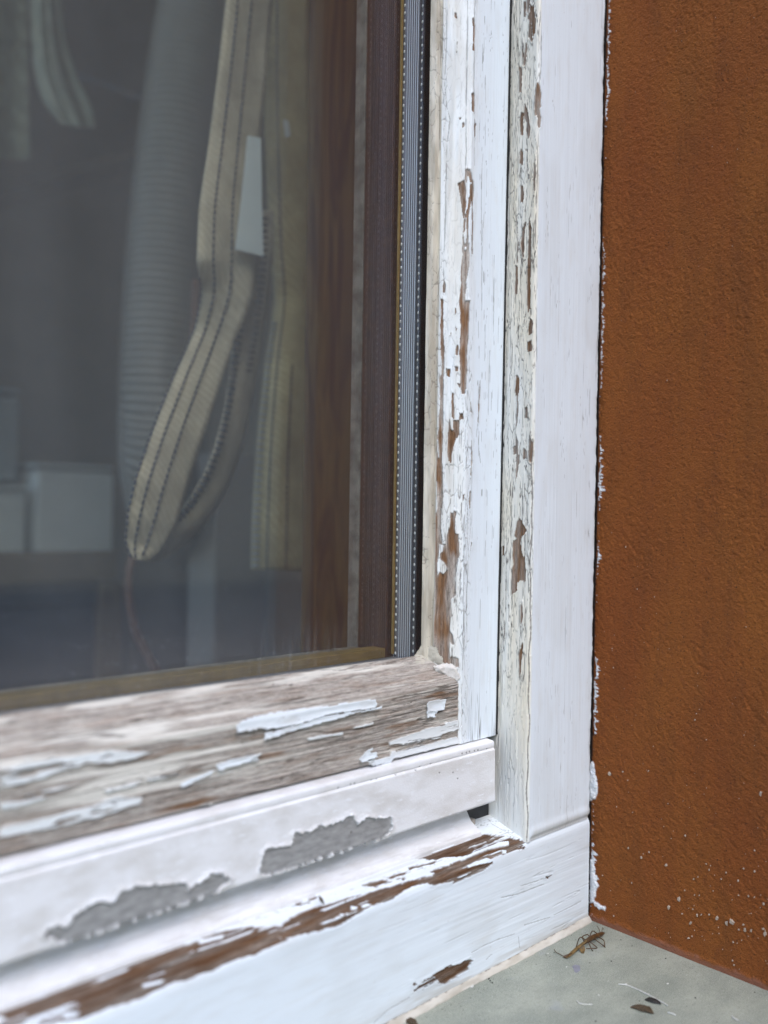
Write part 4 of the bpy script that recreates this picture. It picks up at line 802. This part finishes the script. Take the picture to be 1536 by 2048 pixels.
# --- glazing unit
box('glass_pane', (XL + 60, GY, GZ - 12), (GX + 12, GY + 4, ZT - 70), M['glass_out'], sash)
box('glass_pane', (XL + 60, GY + 20, GZ - 12), (GX + 12, GY + 24, ZT - 70), M['glass_in'], sash)
def spacer(vertical):
    prof = [(GY + 4.3, 0.25), (GY + 5.0, 0.25), (GY + 5.1, 0.0)]; y = GY + 7.9
    prof += [(GY + 7.6, 0.0), (GY + 7.7, 0.18)]
    n = 6; w = (16.6 - 8.2) / n
    for k in range(n): prof += [(GY + 8.2 + w * k, 0.1), (GY + 8.2 + w * (k + .3), 0.1), (GY + 8.2 + w * (k + .45), 0.35), (GY + 8.2 + w * (k + .75), 0.35), (GY + 8.2 + w * (k + .9), 0.1)]
    prof += [(GY + 17.0, 0.18), (GY + 17.1, 0.0), (GY + 19.0, 0.0), (GY + 19.1, 0.25), (GY + 19.8, 0.25)]
    Yp = np.array([p[0] for p in prof]); Hh = np.array([p[1] for p in prof])
    if vertical: tt = np.linspace(GZ - 4, ZT - 72, 90); Yg, Tg = np.meshgrid(Yp, tt, indexing='ij'); P = np.stack([GX + 0.6 + Hh[:, None] + 0 * Tg, Yg, Tg], -1)
    else: tt = np.linspace(XL + 60, GX + 3, 60); Yg, Tg = np.meshgrid(Yp, tt, indexing='ij'); P = np.stack([Tg, Yg, GZ - 3.2 - Hh[:, None] + 0 * Tg], -1)
    return grid_mesh('spacer_bar', P, {'ridge': (Hh > 0.2)[:, None] * np.ones(P.shape[:2])}, smooth=False)
spv = put('spacer_bar', spacer(True), M['alu'], sash); put('spacer_bar', spacer(False), M['alu'], sash)
bm = bmesh.new()
for k in range(-1, 90):
    for yy, off in ((GY + 6.4, 0), (GY + 18.0, 1.3)):
        z = GZ + 0.8 + k * 3.62 + off
        mtx = Matrix.Translation(Vector(W((GX + 0.6, yy, z)))) @ Matrix.Diagonal((0.35 * MM, 0.62 * MM, 0.85 * MM, 1))
        bmesh.ops.create_icosphere(bm, subdivisions=1, radius=1.0, matrix=mtx)
o = put('perforation', bm_mesh('perforation', bm, True), M['alu_bright'], spv); tag(o, kind='stuff')
box('edge_seal', (GX + 1.0, GY + 4.05, GZ - 6), (GX + 11, GY + 19.95, ZT - 71), M['rubber_shade'], sash)
box('glazing_gasket', (GX - 0.05, GY + 4.02, GZ - 4), (GX + 0.9, GY + 4.95, ZT - 71), M['rubber_shade'], sash)
box('gold_reflection', (GX - 0.3, GY + 19.0, GZ - 2), (GX + 0.9, GY + 19.96, ZT - 71), M['golden'], sash)  # golden strip painted in for the reflection in the coated pane
box('glazing_bead', (GX + 0.2, GY + 24.2, GZ - 6), (GX + 18, GY + 44.3, ZT - 71), M['inner_wood'], sash, 0.8)
box('glazing_bead', (XL + 60, GY + 24.2, GZ - 12), (GX + 0.1, GY + 33, GZ + 0.1), M['golden'], sash, 0.5)
box('inner_sash_edge', (GX + 0.6, GY + 44.6, GZ - 6), (GX + 40, GY + 53, ZT - 71), M['inner_white'], sash, 1.2)
box('inner_sash_edge', (XL + 60, GY + 36.3, GZ - 40), (GX + 0.3, GY + 47, GZ - 1.5), M['inner_white'], sash, 1.2)
box('sash_core', (GX + 6, 287.5, -104), (332, 325, ZT - 75), M['dark'], sash)
box('sash_core', (XL + 62, 287.5, -104), (GX + 5, 325, GZ - 13), M['dark'], sash)

# ================================================================== room behind the glass
def struct(name, a, b, mat): return tag(box(name, a, b, mat), kind='structure')
M['room'] = plain('dim_room_wall', (0.32, 0.29, 0.25, 1), 0.9, 0.1, 0.004, 0.3)
M['roomfloor'] = plain('room_floor_boards', (0.16, 0.12, 0.09, 1), 0.6, 0.15, 0.01, 0.1)
struct('room_floor', (-1900, Y_IN + .5, -1110), (1900, 3000, -1050), M['roomfloor'])
struct('room_ceiling', (-1900, Y_IN + .5, 1500), (1900, 3000, 1560), M['room'])
for a_, b_ in (((-1960, Y_IN + .5, -1050), (-1900, 3000, -300)), ((-1960, Y_IN + .5, 1300), (-1900, 3000, 1500)), ((-1960, Y_IN + .5, -299.9), (-1900, 560, 1299.9)), ((-1960, 2800, -299.9), (-1900, 3000, 1299.9))): struct('room_wall', a_, b_, M['room'])  # left wall has an opening added out of view to light the straps
struct('room_wall', (1900.5, Y_IN + .5, -1050), (1960, 3000, 1500), M['room'])
struct('room_wall', (-1960, 3000.5, -1050), (1960, 3060, 1500), M['room'])
panel = box('jamb_panel', (348, 336.5, -320), (372, 439, ZT), M['dark_wood']); tag(panel, 'dark brown wooden panel lining the inside of the window reveal', 'panel')
box('inner_ledge', (XL, 336.5, -260), (347, 520, -240), M['dark_wood']); tag(bpy.data.objects['inner_ledge'], 'dark wooden inner window ledge behind the glass', 'window ledge')

def ribbon(name, cen, widths, y0, mat, parent, dys=None, thick=1.6, twist=None, cols=9):
    """a woven band hung behind the glass: centre line and width sighted on the photograph, real thickness"""
    C = smooth_path([(u, v) for u, v in cen], 10); n = len(C); k = np.linspace(0, len(cen) - 1, n)
    wd = np.interp(k, range(len(cen)), widths); dy = np.interp(k, range(len(cen)), dys or [0] * len(cen)); tw = np.interp(k, range(len(cen)), twist or [0] * len(cen))
    tn = np.gradient(C, axis=0); tn /= np.linalg.norm(tn, axis=1)[:, None]; nn = np.stack([tn[:, 1], -tn[:, 0]], -1); nn *= np.sign(nn[:, :1] + 1e-9)
    P = np.zeros((n, cols, 3))
    for i in range(n):
        for j in range(cols):
            a = j / (cols - 1) - 0.5; q = C[i] + nn[i] * wd[i] * a
            P[i, j] = onY(q[0], q[1], y0 + dy[i] + tw[i] * a + 2.5 * math.cos(a * 3.1) * -1.0 + 7.0 * float(fbm(np.array([i * .045 + y0]), np.array([j * .16 + 3.0]), 2, 17)[0]))
    me = grid_mesh(name, P); o = put(name, me, mat, parent); md = o.modifiers.new('thickness', 'SOLIDIFY'); md.thickness = thick * MM; md.offset = 0
    return P
def stitches(P, cols, parent, mat, gap=1, w=0.8, across=False, name='stitching'):
    bm = bmesh.new(); n = P.shape[0]; nc = P.shape[1] - 1
    for c in cols:
        ci = c * nc; j = min(int(ci), nc - 1); f = ci - j; L = P[:, j] * (1 - f) + P[:, j + 1] * f
        dist = np.r_[0, np.cumsum(np.linalg.norm(np.diff(L, axis=0), axis=1))]; tot = dist[-1]; x = 0.0
        while x < tot - 3:
            if across:
                c0, c1 = max(0, c - 0.11), min(1, c + 0.11); i = np.interp(x, dist, range(n)); i0 = min(int(i), n - 2); fr = i - i0
                row = P[i0] * (1 - fr) + P[i0 + 1] * fr; A = np.array([np.interp(c0 * nc, range(nc + 1), row[:, k]) for k in range(3)]); B = np.array([np.interp(c1 * nc, range(nc + 1), row[:, k]) for k in range(3)]); step = 4.6
            else:
                A = np.array([np.interp(x, dist, L[:, k]) for k in range(3)]); B = np.array([np.interp(x + 3.4, dist, L[:, k]) for k in range(3)]); step = 4.4
            A = A * (1 - 2.2 / np.linalg.norm(A)); B = B * (1 - 2.2 / np.linalg.norm(B))
            add_tube(bm, [A, (A + B) / 2 * (1 - .0008), B], [w * .7, w, w * .7], 5); x += step
    o = put(name, bm_mesh(name, bm, True), mat, parent); tag(o, kind='stuff'); return o
def fabric(name, col, wv=0.9):
    N = NT(name); p = N.pos(); q = N.scale(p, (1, 1, 1))
    wv_ = N.n('ShaderNodeTexWave', {'Vector': p, 'Scale': 0.11 * wv, 'Distortion': 2.5}, bands_direction='DIAGONAL').outputs['Fac']
    a = N.noise(p, 0.03, 5, 0.7); c = N.mixc(N.mapr(a, .35, .65), tuple(x * .66 for x in col[:3]) + (1,), col)
    N.bsdf(Base_Color=N.mixc(N.math('MULTIPLY', wv_, 0.4), c, tuple(x * .55 for x in col[:3]) + (1,)), Roughness=0.95, Normal=N.bump(wv_, 0.25)); return N.m
M['strap'] = fabric('beige_webbing', (0.72, 0.63, 0.47, 1)); M['strap2'] = fabric('olive_webbing', (0.66, 0.58, 0.34, 1))
M['thread'] = plain('blue_thread', (0.055, 0.065, 0.10, 1), 0.8); M['thread2'] = plain('pale_thread', (0.42, 0.45, 0.50, 1), 0.8)
YS = 520.0
s1 = thing('webbing_strap', 'beige webbing strap with blue stitching and a looped end hanging behind the glass', 'strap', 'straps hanging inside the window')
P1 = ribbon('band', [(503, -90), (498, 0), (484, 150), (470, 290), (458, 420), (456, 520), (452, 590), (428, 670), (394, 760), (354, 870), (322, 970), (303, 1040), (288, 1090), (280, 1120)], [92, 92, 96, 104, 118, 124, 102, 84, 94, 102, 106, 100, 78, 34], YS, M['strap'], s1, dys=[0, 0, 0, 0, -4, -6, 0, 8, 4, 0, -2, 0, 6, 8], twist=[0, 0, 4, 6, 10, 8, -12, -14, -8, 0, 6, 8, 8, 8])
stitches(P1, (0.26, 0.56), s1, M['thread'], w=0.9); stitches(P1[55:], (0.01,), s1, M['thread'], w=0.9)
P2 = ribbon('return_band', [(296, 1104), (318, 1094), (350, 1068), (390, 1030), (428, 968), (455, 900), (474, 820), (486, 740), (498, 660), (506, 580), (512, 500), (515, 420)], [40, 52, 54, 54, 54, 52, 50, 50, 56, 64, 66, 60], YS + 16, M['strap'], s1, dys=[0, 0, 4, 8, 10, 10, 10, 8, 4, 0, -6, -8], twist=[0, 20, 26, 26, 26, 26, 26, 20, 14, 8, 4, 0])
stitches(P2[4:], (0.14,), s1, M['thread'], w=1.5, across=True); stitches(P2[70:], (0.72,), s1, M['thread'], w=0.9, across=True)
def flat_tag(name, poly, y, mat, parent):
    bm = bmesh.new(); vs_ = [bm.verts.new(W(onY(u, v, y))) for u, v in poly]; bm.faces.new(vs_)
    o = put(name, bm_mesh(name, bm), mat, parent); md = o.modifiers.new('thickness', 'SOLIDIFY'); md.thickness = 0.6 * MM; return o
M['card'] = plain('pale_card', (0.78, 0.85, 0.86, 1), 0.7, 0.05, 0.03, 0.05)
tg = flat_tag('paper_tag', [(495, 272), (521, 276), (523, 395), (526, 513), (470, 499), (483, 390)], YS - 12, M['card'], s1); tg['label'] = 'long white paper tag'
s2 = thing('webbing_strap', 'olive webbing strap hanging straight down beside the brown panel', 'strap', 'straps hanging inside the window')
P3 = ribbon('band', [(574, -90), (574, 100), (576, 300), (580, 480), (585, 600), (574, 730), (565, 880), (560, 1040), (558, 1140)], [92, 92, 90, 82, 72, 88, 102, 112, 112], YS + 34, M['strap2'], s2, dys=[0, 0, -4, 4, 8, 0, -5, 0, 6])
stitches(P3, (0.28,), s2, M['thread'], w=0.9); stitches(P3[50:], (0.62,), s2, M['thread'], w=0.9); stitches(P3[44:], (0.04,), s2, M['thread2'], w=1.0, across=True)
flat_tag('stitched_label', [(566, 240), (576, 242), (580, 272), (571, 275)], YS + 27, M['card'], s2)

# ribbed hose
hose = thing('vacuum_hose', 'grey ribbed flexible hose hanging in the room left of the straps', 'hose')
def hose_mesh():
    cen = smooth_path([onY(u, v, y) for u, v, y in ((425, -140, 860), (398, 0, 860), (372, 160, 860), (350, 330, 860), (334, 500, 860), (322, 680, 860), (316, 830, 865), (320, 950, 890), (345, 1050, 980), (410, 1100, 1180))], 14)
    dist = np.r_[0, np.cumsum(np.linalg.norm(np.diff(cen, axis=0), axis=1))]; n = int(dist[-1] / 1.35); x = np.linspace(0, dist[-1], n)
    C = np.stack([np.interp(x, dist, cen[:, k]) for k in range(3)], -1); bm = bmesh.new()
    rad = [41 + 1.7 * (1 if (int(i / 3) % 2) else -1) * 0.8 for i in range(n)]
    add_tube(bm, C, rad, 28); return bm_mesh('corrugated_tube', bm, True)
put('corrugated_tube', hose_mesh(), plain('grey_hose_plastic', (0.27, 0.26, 0.235, 1), 0.4, 0.05, 0.05), hose)
# orange cord
bm = bmesh.new(); add_tube(bm, smooth_path([onY(u, v, 720) for u, v in ((392, 560), (384, 700), (340, 880), (290, 1040), (258, 1150), (268, 1250), (300, 1320), (350, 1400), (430, 1480))], 8), 4.0, 10)
tag(put('orange_cord', bm_mesh('orange_cord', bm, True), plain('orange_rubber', (0.17, 0.085, 0.055, 1), 0.6)), 'orange cord curving down below the strap loop', 'cord')

# shelf with boxes, crate, hanging cloths at the back of the room
YB = 1250.0
def bxp(name, u0, v0, u1, v1, y, depth, mat, parent=None, bev=4):
    a = onY(u0, v0, y); b = onY(u1, v1, y); return box(name, (a[0], y, b[2]), (b[0], y + depth, a[2]), mat, parent, bev)
M['box1'] = plain('pale_carton', (0.76, 0.81, 0.80, 1), 0.7, 0.06, 0.01, 0.1); M['box2'] = plain('blue_grey_carton', (0.36, 0.41, 0.44, 1), 0.7, 0.08, 0.01, 0.1)
M['navy'] = plain('navy_plastic', (0.045, 0.06, 0.09, 1), 0.5); M['shelfw'] = plain('shelf_wood', (0.25, 0.19, 0.13, 1), 0.6, 0.15, 0.01)
def carton(u0, v0, u1, v1, y, mat, label):
    t = thing('carton', label, 'box', 'boxes on the shelf'); bxp('carton_body', u0, v0 + 14, u1, v1, y, 190, mat, t); bxp('carton_lid', u0 - 3, v0, u1 + 3, v0 + 13, y - 4, 198, mat, t); return t
carton(76, 926, 226, 1108, YB, M['box1'], 'pale square carton on the shelf, nearest the straps')
carton(-70, 968, 50, 1108, YB, M['box1'], 'pale carton on the shelf at the left edge of the photo')
carton(-90, 770, 38, 962, YB + 30, M['box2'], 'blue grey carton standing on top of the pale carton at the left')
sh = thing('shelf', 'brown wooden shelf board carrying the pale cartons', 'shelf'); bxp('shelf_board', -260, 1112, 236, 1160, YB - 30, 330, M['shelfw'], sh); bxp('shelf_upright', 200, 1165, 238, 1800, YB - 25, 40, M['shelfw'], sh)
cr = thing('storage_crate', 'dark navy storage crate under the wooden shelf', 'crate'); bxp('crate_body', -200, 1210, 190, 1480, YB - 10, 280, M['navy'], cr); bxp('crate_rim', -208, 1180, 196, 1208, YB - 16, 292, M['navy'], cr)
post = bxp('post', 432, 905, 524, 1800, 900, 60, plain('grey_post_paint', (0.33, 0.30, 0.27, 1), 0.7)); tag(post, 'light grey upright post standing behind the strap loop', 'post')
# slanting batten
bm = bmesh.new(); add_tube(bm, [onY(-120, 425, 1150), onY(120, 360, 1230), onY(300, 310, 1300)], 15, 4); tag(put('wooden_batten', bm_mesh('wooden_batten', bm), M['shelfw']), 'slanting wooden batten under the pale green cloth', 'batten')
def cloth(name, L, R, y, mat, label):
    n = len(L); rows = 36; cols = 18; P = np.zeros((rows, cols, 3)); Lx = smooth_path(L, 8); Rx = smooth_path(R, 8)
    for i in range(rows):
        a = Lx[int(i / (rows - 1) * (len(Lx) - 1))]; b = Rx[int(i / (rows - 1) * (len(Rx) - 1))]
        for j in range(cols):
            f = j / (cols - 1); q = a * (1 - f) + b * f; P[i, j] = onY(q[0], q[1], y + 7 * math.sin(j * .9 + i * .05) + 14 * math.sin(j * .35 + 2))
    o = put(name, grid_mesh(name, P), mat); md = o.modifiers.new('thickness', 'SOLIDIFY'); md.thickness = 2 * MM; return tag(o, label, 'cloth')
M['cloth1'] = fabric('pale_green_cloth', (0.76, 0.80, 0.66, 1), 0.2); M['cloth2'] = fabric('grey_green_cloth', (0.62, 0.64, 0.48, 1), 0.2)
cloth('hanging_cloth', [(62, -80), (64, 60), (70, 150), (90, 210), (120, 250)], [(112, -80), (125, 60), (150, 150), (178, 210), (188, 255)], 1050, M['cloth1'], 'pale green cloth with a curved hem hanging at the back')
cloth('hanging_cloth', [(-140, -80), (-140, 60), (-140, 160), (-140, 250), (-140, 325)], [(52, -80), (54, 60), (56, 160), (58, 250), (60, 318)], 1100, M['cloth2'], 'grey green cloth hanging at the far left edge')

# ================================================================== small things on the sill and frame
bug = thing('dead_insect', 'dead brown thin legged insect lying on the grey sill in the corner', 'insect')
def bugp(x, y, h): return onZ(1080 + x / 3.368, 1780 + y / 3.368, -EYE + h)
bm = bmesh.new()
body = [(158, 452, .5), (172, 447, .9), (200, 437, 1.0), (235, 412, 1.2), (262, 385, 1.7), (290, 362, 2.4), (312, 345, 3.0), (335, 330, 3.3), (360, 318, 3.2), (388, 306, 2.9), (412, 298, 2.6), (432, 290, 2.3)]
add_tube(bm, smooth_path([bugp(*q) for q in body], 4), list(np.interp(np.linspace(0, 11, 45), range(12), [.3, .65, .7, .6, .6, .7, .9, 1.2, 1.2, 1.0, 1.0, .4])), 10)
legs = [[(318, 345, 3.0), (270, 318, 5.5), (248, 372, 1.2), (243, 392, .1)], [(326, 348, 3.0), (345, 395, 1.5), (356, 410, .1)], [(330, 345, 2.8), (386, 390, .4), (345, 393, .2), (310, 395, .1)], [(368, 332, 2.8), (410, 362, 1.6), (440, 386, .1)], [(392, 318, 2.8), (430, 340, 2.2), (436, 384, .1)],
        [(330, 330, 3.6), (352, 276, 6.0), (386, 296, 3.6), (396, 318, 2.9)], [(300, 350, 3), (285, 316, 5.0), (320, 300, 4.2), (340, 325, 3.4)]]
for L in legs: add_tube(bm, smooth_path([bugp(*q) for q in L], 3), 0.25, 6)
for L in ([(160, 448, .7), (130, 430, .7), (108, 420, .8), (98, 404, 1.2), (95, 398, 1.5)], [(405, 292, 2.9), (400, 268, 3.5), (384, 242, 4.0)], [(415, 292, 2.9), (418, 270, 3.2), (426, 262, 3.2), (420, 254, 3.4)]): add_tube(bm, smooth_path([bugp(*q) for q in L], 3), 0.17, 6)
put('insect_body', bm_mesh('insect_body', bm, True), plain('brown_chitin', (0.105, 0.055, 0.022, 1), 0.35, 0.3, 0.6, 0.1), bug)
def wing(L):
    bm = bmesh.new(); vs_ = [bm.verts.new(W(bugp(*q))) for q in L]; bm.faces.new(vs_); bmesh.ops.triangulate(bm, faces=bm.faces[:])
    o = put('wing', bm_mesh('wing', bm), plain('dry_wing', (0.19, 0.125, 0.05, 1), 0.3, 0.3, 0.8, 0.1), bug); md = o.modifiers.new('thickness', 'SOLIDIFY'); md.thickness = 0.12 * MM
wing([(172, 462, .6), (190, 432, 1.5), (250, 378, 2.6), (310, 335, 3.9), (318, 345, 3.5), (262, 395, 2.0), (205, 448, .9)]); wing([(262, 396, 1.4), (298, 372, 2.2), (304, 402, .8), (296, 428, .15), (278, 425, .2)])

def blob_husk(name, L, wdt, hgt, mat, label, cat, seed):
    """a small dry husk: a ridged, pointed lens lying on the sill"""
    a = onZ(*L[0]); c = onZ(*L[1]); ax = (c - a); ln = np.linalg.norm(ax); ax /= ln; side = np.cross([0, 0, 1.0], ax)
    U, V = np.meshgrid(np.linspace(0, 1, 26), np.linspace(0, 2 * math.pi, 25), indexing='ij')
    rr = np.sin(U * math.pi) ** 0.7 * (1 + 0.12 * np.sin(V * 5 + U * 3)) * (0.85 + .3 * fbm(U * 4, V * 1.2, 2, seed)) + 0.02
    P = a + ax * (U * ln)[..., None] + side * (np.cos(V) * rr * wdt + 0.5 * wdt * np.sin(U * 2.6))[..., None] + np.array([0, 0, 1.0]) * ((np.sin(V) * 0.9 + 0.9) * rr * hgt + 0.1)[..., None]
    return tag(put(name, grid_mesh(name, P), mat), label, cat)
M['husk1'] = plain('brown_husk', (0.10, 0.065, 0.03, 1), 0.7, 0.35, 1.2, 0.5); M['husk2'] = plain('black_husk', (0.02, 0.017, 0.012, 1), 0.6, 0.3, 1.2, 0.4)
q = lambda x, y: (1080 + x / 3.368, 1780 + y / 3.368)
blob_husk('seed_husk', (q(606, 790), q(764, 842)), 2.6, 0.8, M['husk1'], 'ragged brown husk on the sill, larger of the two', 'husk', 5)
blob_husk('seed_husk', (q(702, 742), q(816, 776)), 1.9, 0.8, M['husk2'], 'smooth black husk on the sill beside the long white fibre', 'husk', 9)
M['fibre'] = plain('white_fibre', (0.58, 0.58, 0.54, 1), 0.6, .05)
def fibre(L, r, label):
    bm = bmesh.new(); n = len(L); P = smooth_path([onZ(*q(x, y), -EYE + 0.35 + .15 * math.sin(i * 2)) for i, (x, y) in enumerate(L)], 5)
    add_tube(bm, P, list(r * (0.7 + 0.5 * np.abs(np.sin(np.arange(len(P)) * 1.3)))), 6); tag(put('white_fibre', bm_mesh('white_fibre', bm, True), M['fibre']), label, 'fibre', 'fibres on the sill')
fibre([(528, 634), (560, 636), (592, 642), (640, 662), (700, 690), (740, 710), (800, 742), (860, 778)], 0.24, 'long white fibre lying on the sill above the two husks')
fibre([(248, 744), (262, 760), (300, 770), (355, 771)], 0.2, 'short bent white fibre on the sill below the dead insect')
fibre([(860, 824), (890, 832), (916, 842)], 0.22, 'short white fibre right of the brown husk')
fibre([(1290, 846), (1305, 862), (1335, 876)], 0.26, 'short white fibre at the lower right end of the sill')
def chip(name, poly, mat, label, cat, h=0.5):
    bm = bmesh.new(); b0 = [bm.verts.new(W(onZ(*p, -EYE + 0.08))) for p in poly]; c = sum((onZ(*p, -EYE) for p in poly)) / len(poly)
    t0 = [bm.verts.new(W(c + (onZ(*p, -EYE) - c) * .86 + np.array([0, 0, h * random.uniform(.5, 1)]))) for p in poly]
    n = len(poly)
    for k in range(n): bm.faces.new((b0[k], b0[(k + 1) % n], t0[(k + 1) % n], t0[k]))
    bm.faces.new(t0); return tag(put(name, bm_mesh(name, bm), mat), label, cat)
chip('paint_chip', [q(215, 512), q(238, 503), q(270, 510), q(272, 540), q(248, 558), q(232, 553), q(224, 530)], plain('lavender_chip', (0.25, 0.255, 0.30, 1), 0.6), 'small lavender grey paint chip below the dead insect', 'paint chip', 0.35)
chip('leaf_scrap', [(803, 2034), (812, 2033), (822, 2039), (833, 2044), (838, 2052), (826, 2054), (812, 2046)], M['husk1'], 'brown scrap of leaf at the foot of the frame', 'leaf scrap', 1.2)
chip('paint_chip', [(936, 1973), (942, 1969), (948, 1972), (944, 1976)], M['fibre'], 'small white paint chip fallen beside the sealant bead', 'paint chip', 0.5)
# splinter stuck on the frame
bm = bmesh.new(); add_tube(bm, [onY(638, 1791, 259), onY(642, 1799, 258), onY(648, 1809, 257.5)], [0.15, 0.75, 0.2], 6)
tag(put('wood_splinter', bm_mesh('wood_splinter', bm, True), M['husk1']), 'dark brown splinter sticking up from the frame paint', 'splinter')
# grit
bm = bmesh.new()
for x, y, s in ((335, 492, 5), (480, 480, 4), (545, 337, 3), (848, 462, 6), (1046, 727, 6), (670, 748, 4), (375, 885, 6), (1190, 890, 3), (620, 378, 3), (1445, 690, 4)): crumb(bm, onZ(*q(x, y)), s * .09, s * .07, 0.3, 'z')
for u, v in ((980, 1962), (978, 1958), (985, 1966)): crumb(bm, onZ(u, v), .5, .4, .4, 'z')
for k in range(150): crumb(bm, np.array([random.uniform(215, 386), random.uniform(160, 248), -EYE]), random.uniform(.08, .2), random.uniform(.08, .18), .12, 'z', 5)
for k in range(40): u = random.uniform(240, 385); crumb(bm, np.array([u, random.uniform(243, 249), -EYE]), random.uniform(.12, .3), random.uniform(.1, .25), .2, 'z', 5)
tag(put('dark_grit', bm_mesh('dark_grit', bm), M['husk2']), 'dark specks of grit scattered over the sill', 'grit', kind='stuff')
bm = bmesh.new()
for x, y, s in ((52, 428, 7), (178, 518, 6), (395, 708, 6), (580, 634, 7), (730, 704, 8), (860, 632, 9)): crumb(bm, onZ(*q(x, y)), s * .1, s * .06, 0.25, 'z')
for k in range(60): crumb(bm, np.array([random.uniform(215, 386), random.uniform(150, 248), -EYE]), random.uniform(.1, .3), random.uniform(.08, .2), .12, 'z', 5)
tag(put('white_grit', bm_mesh('white_grit', bm), M['fibre']), 'white specks of paint scattered over the sill', 'grit', kind='stuff')
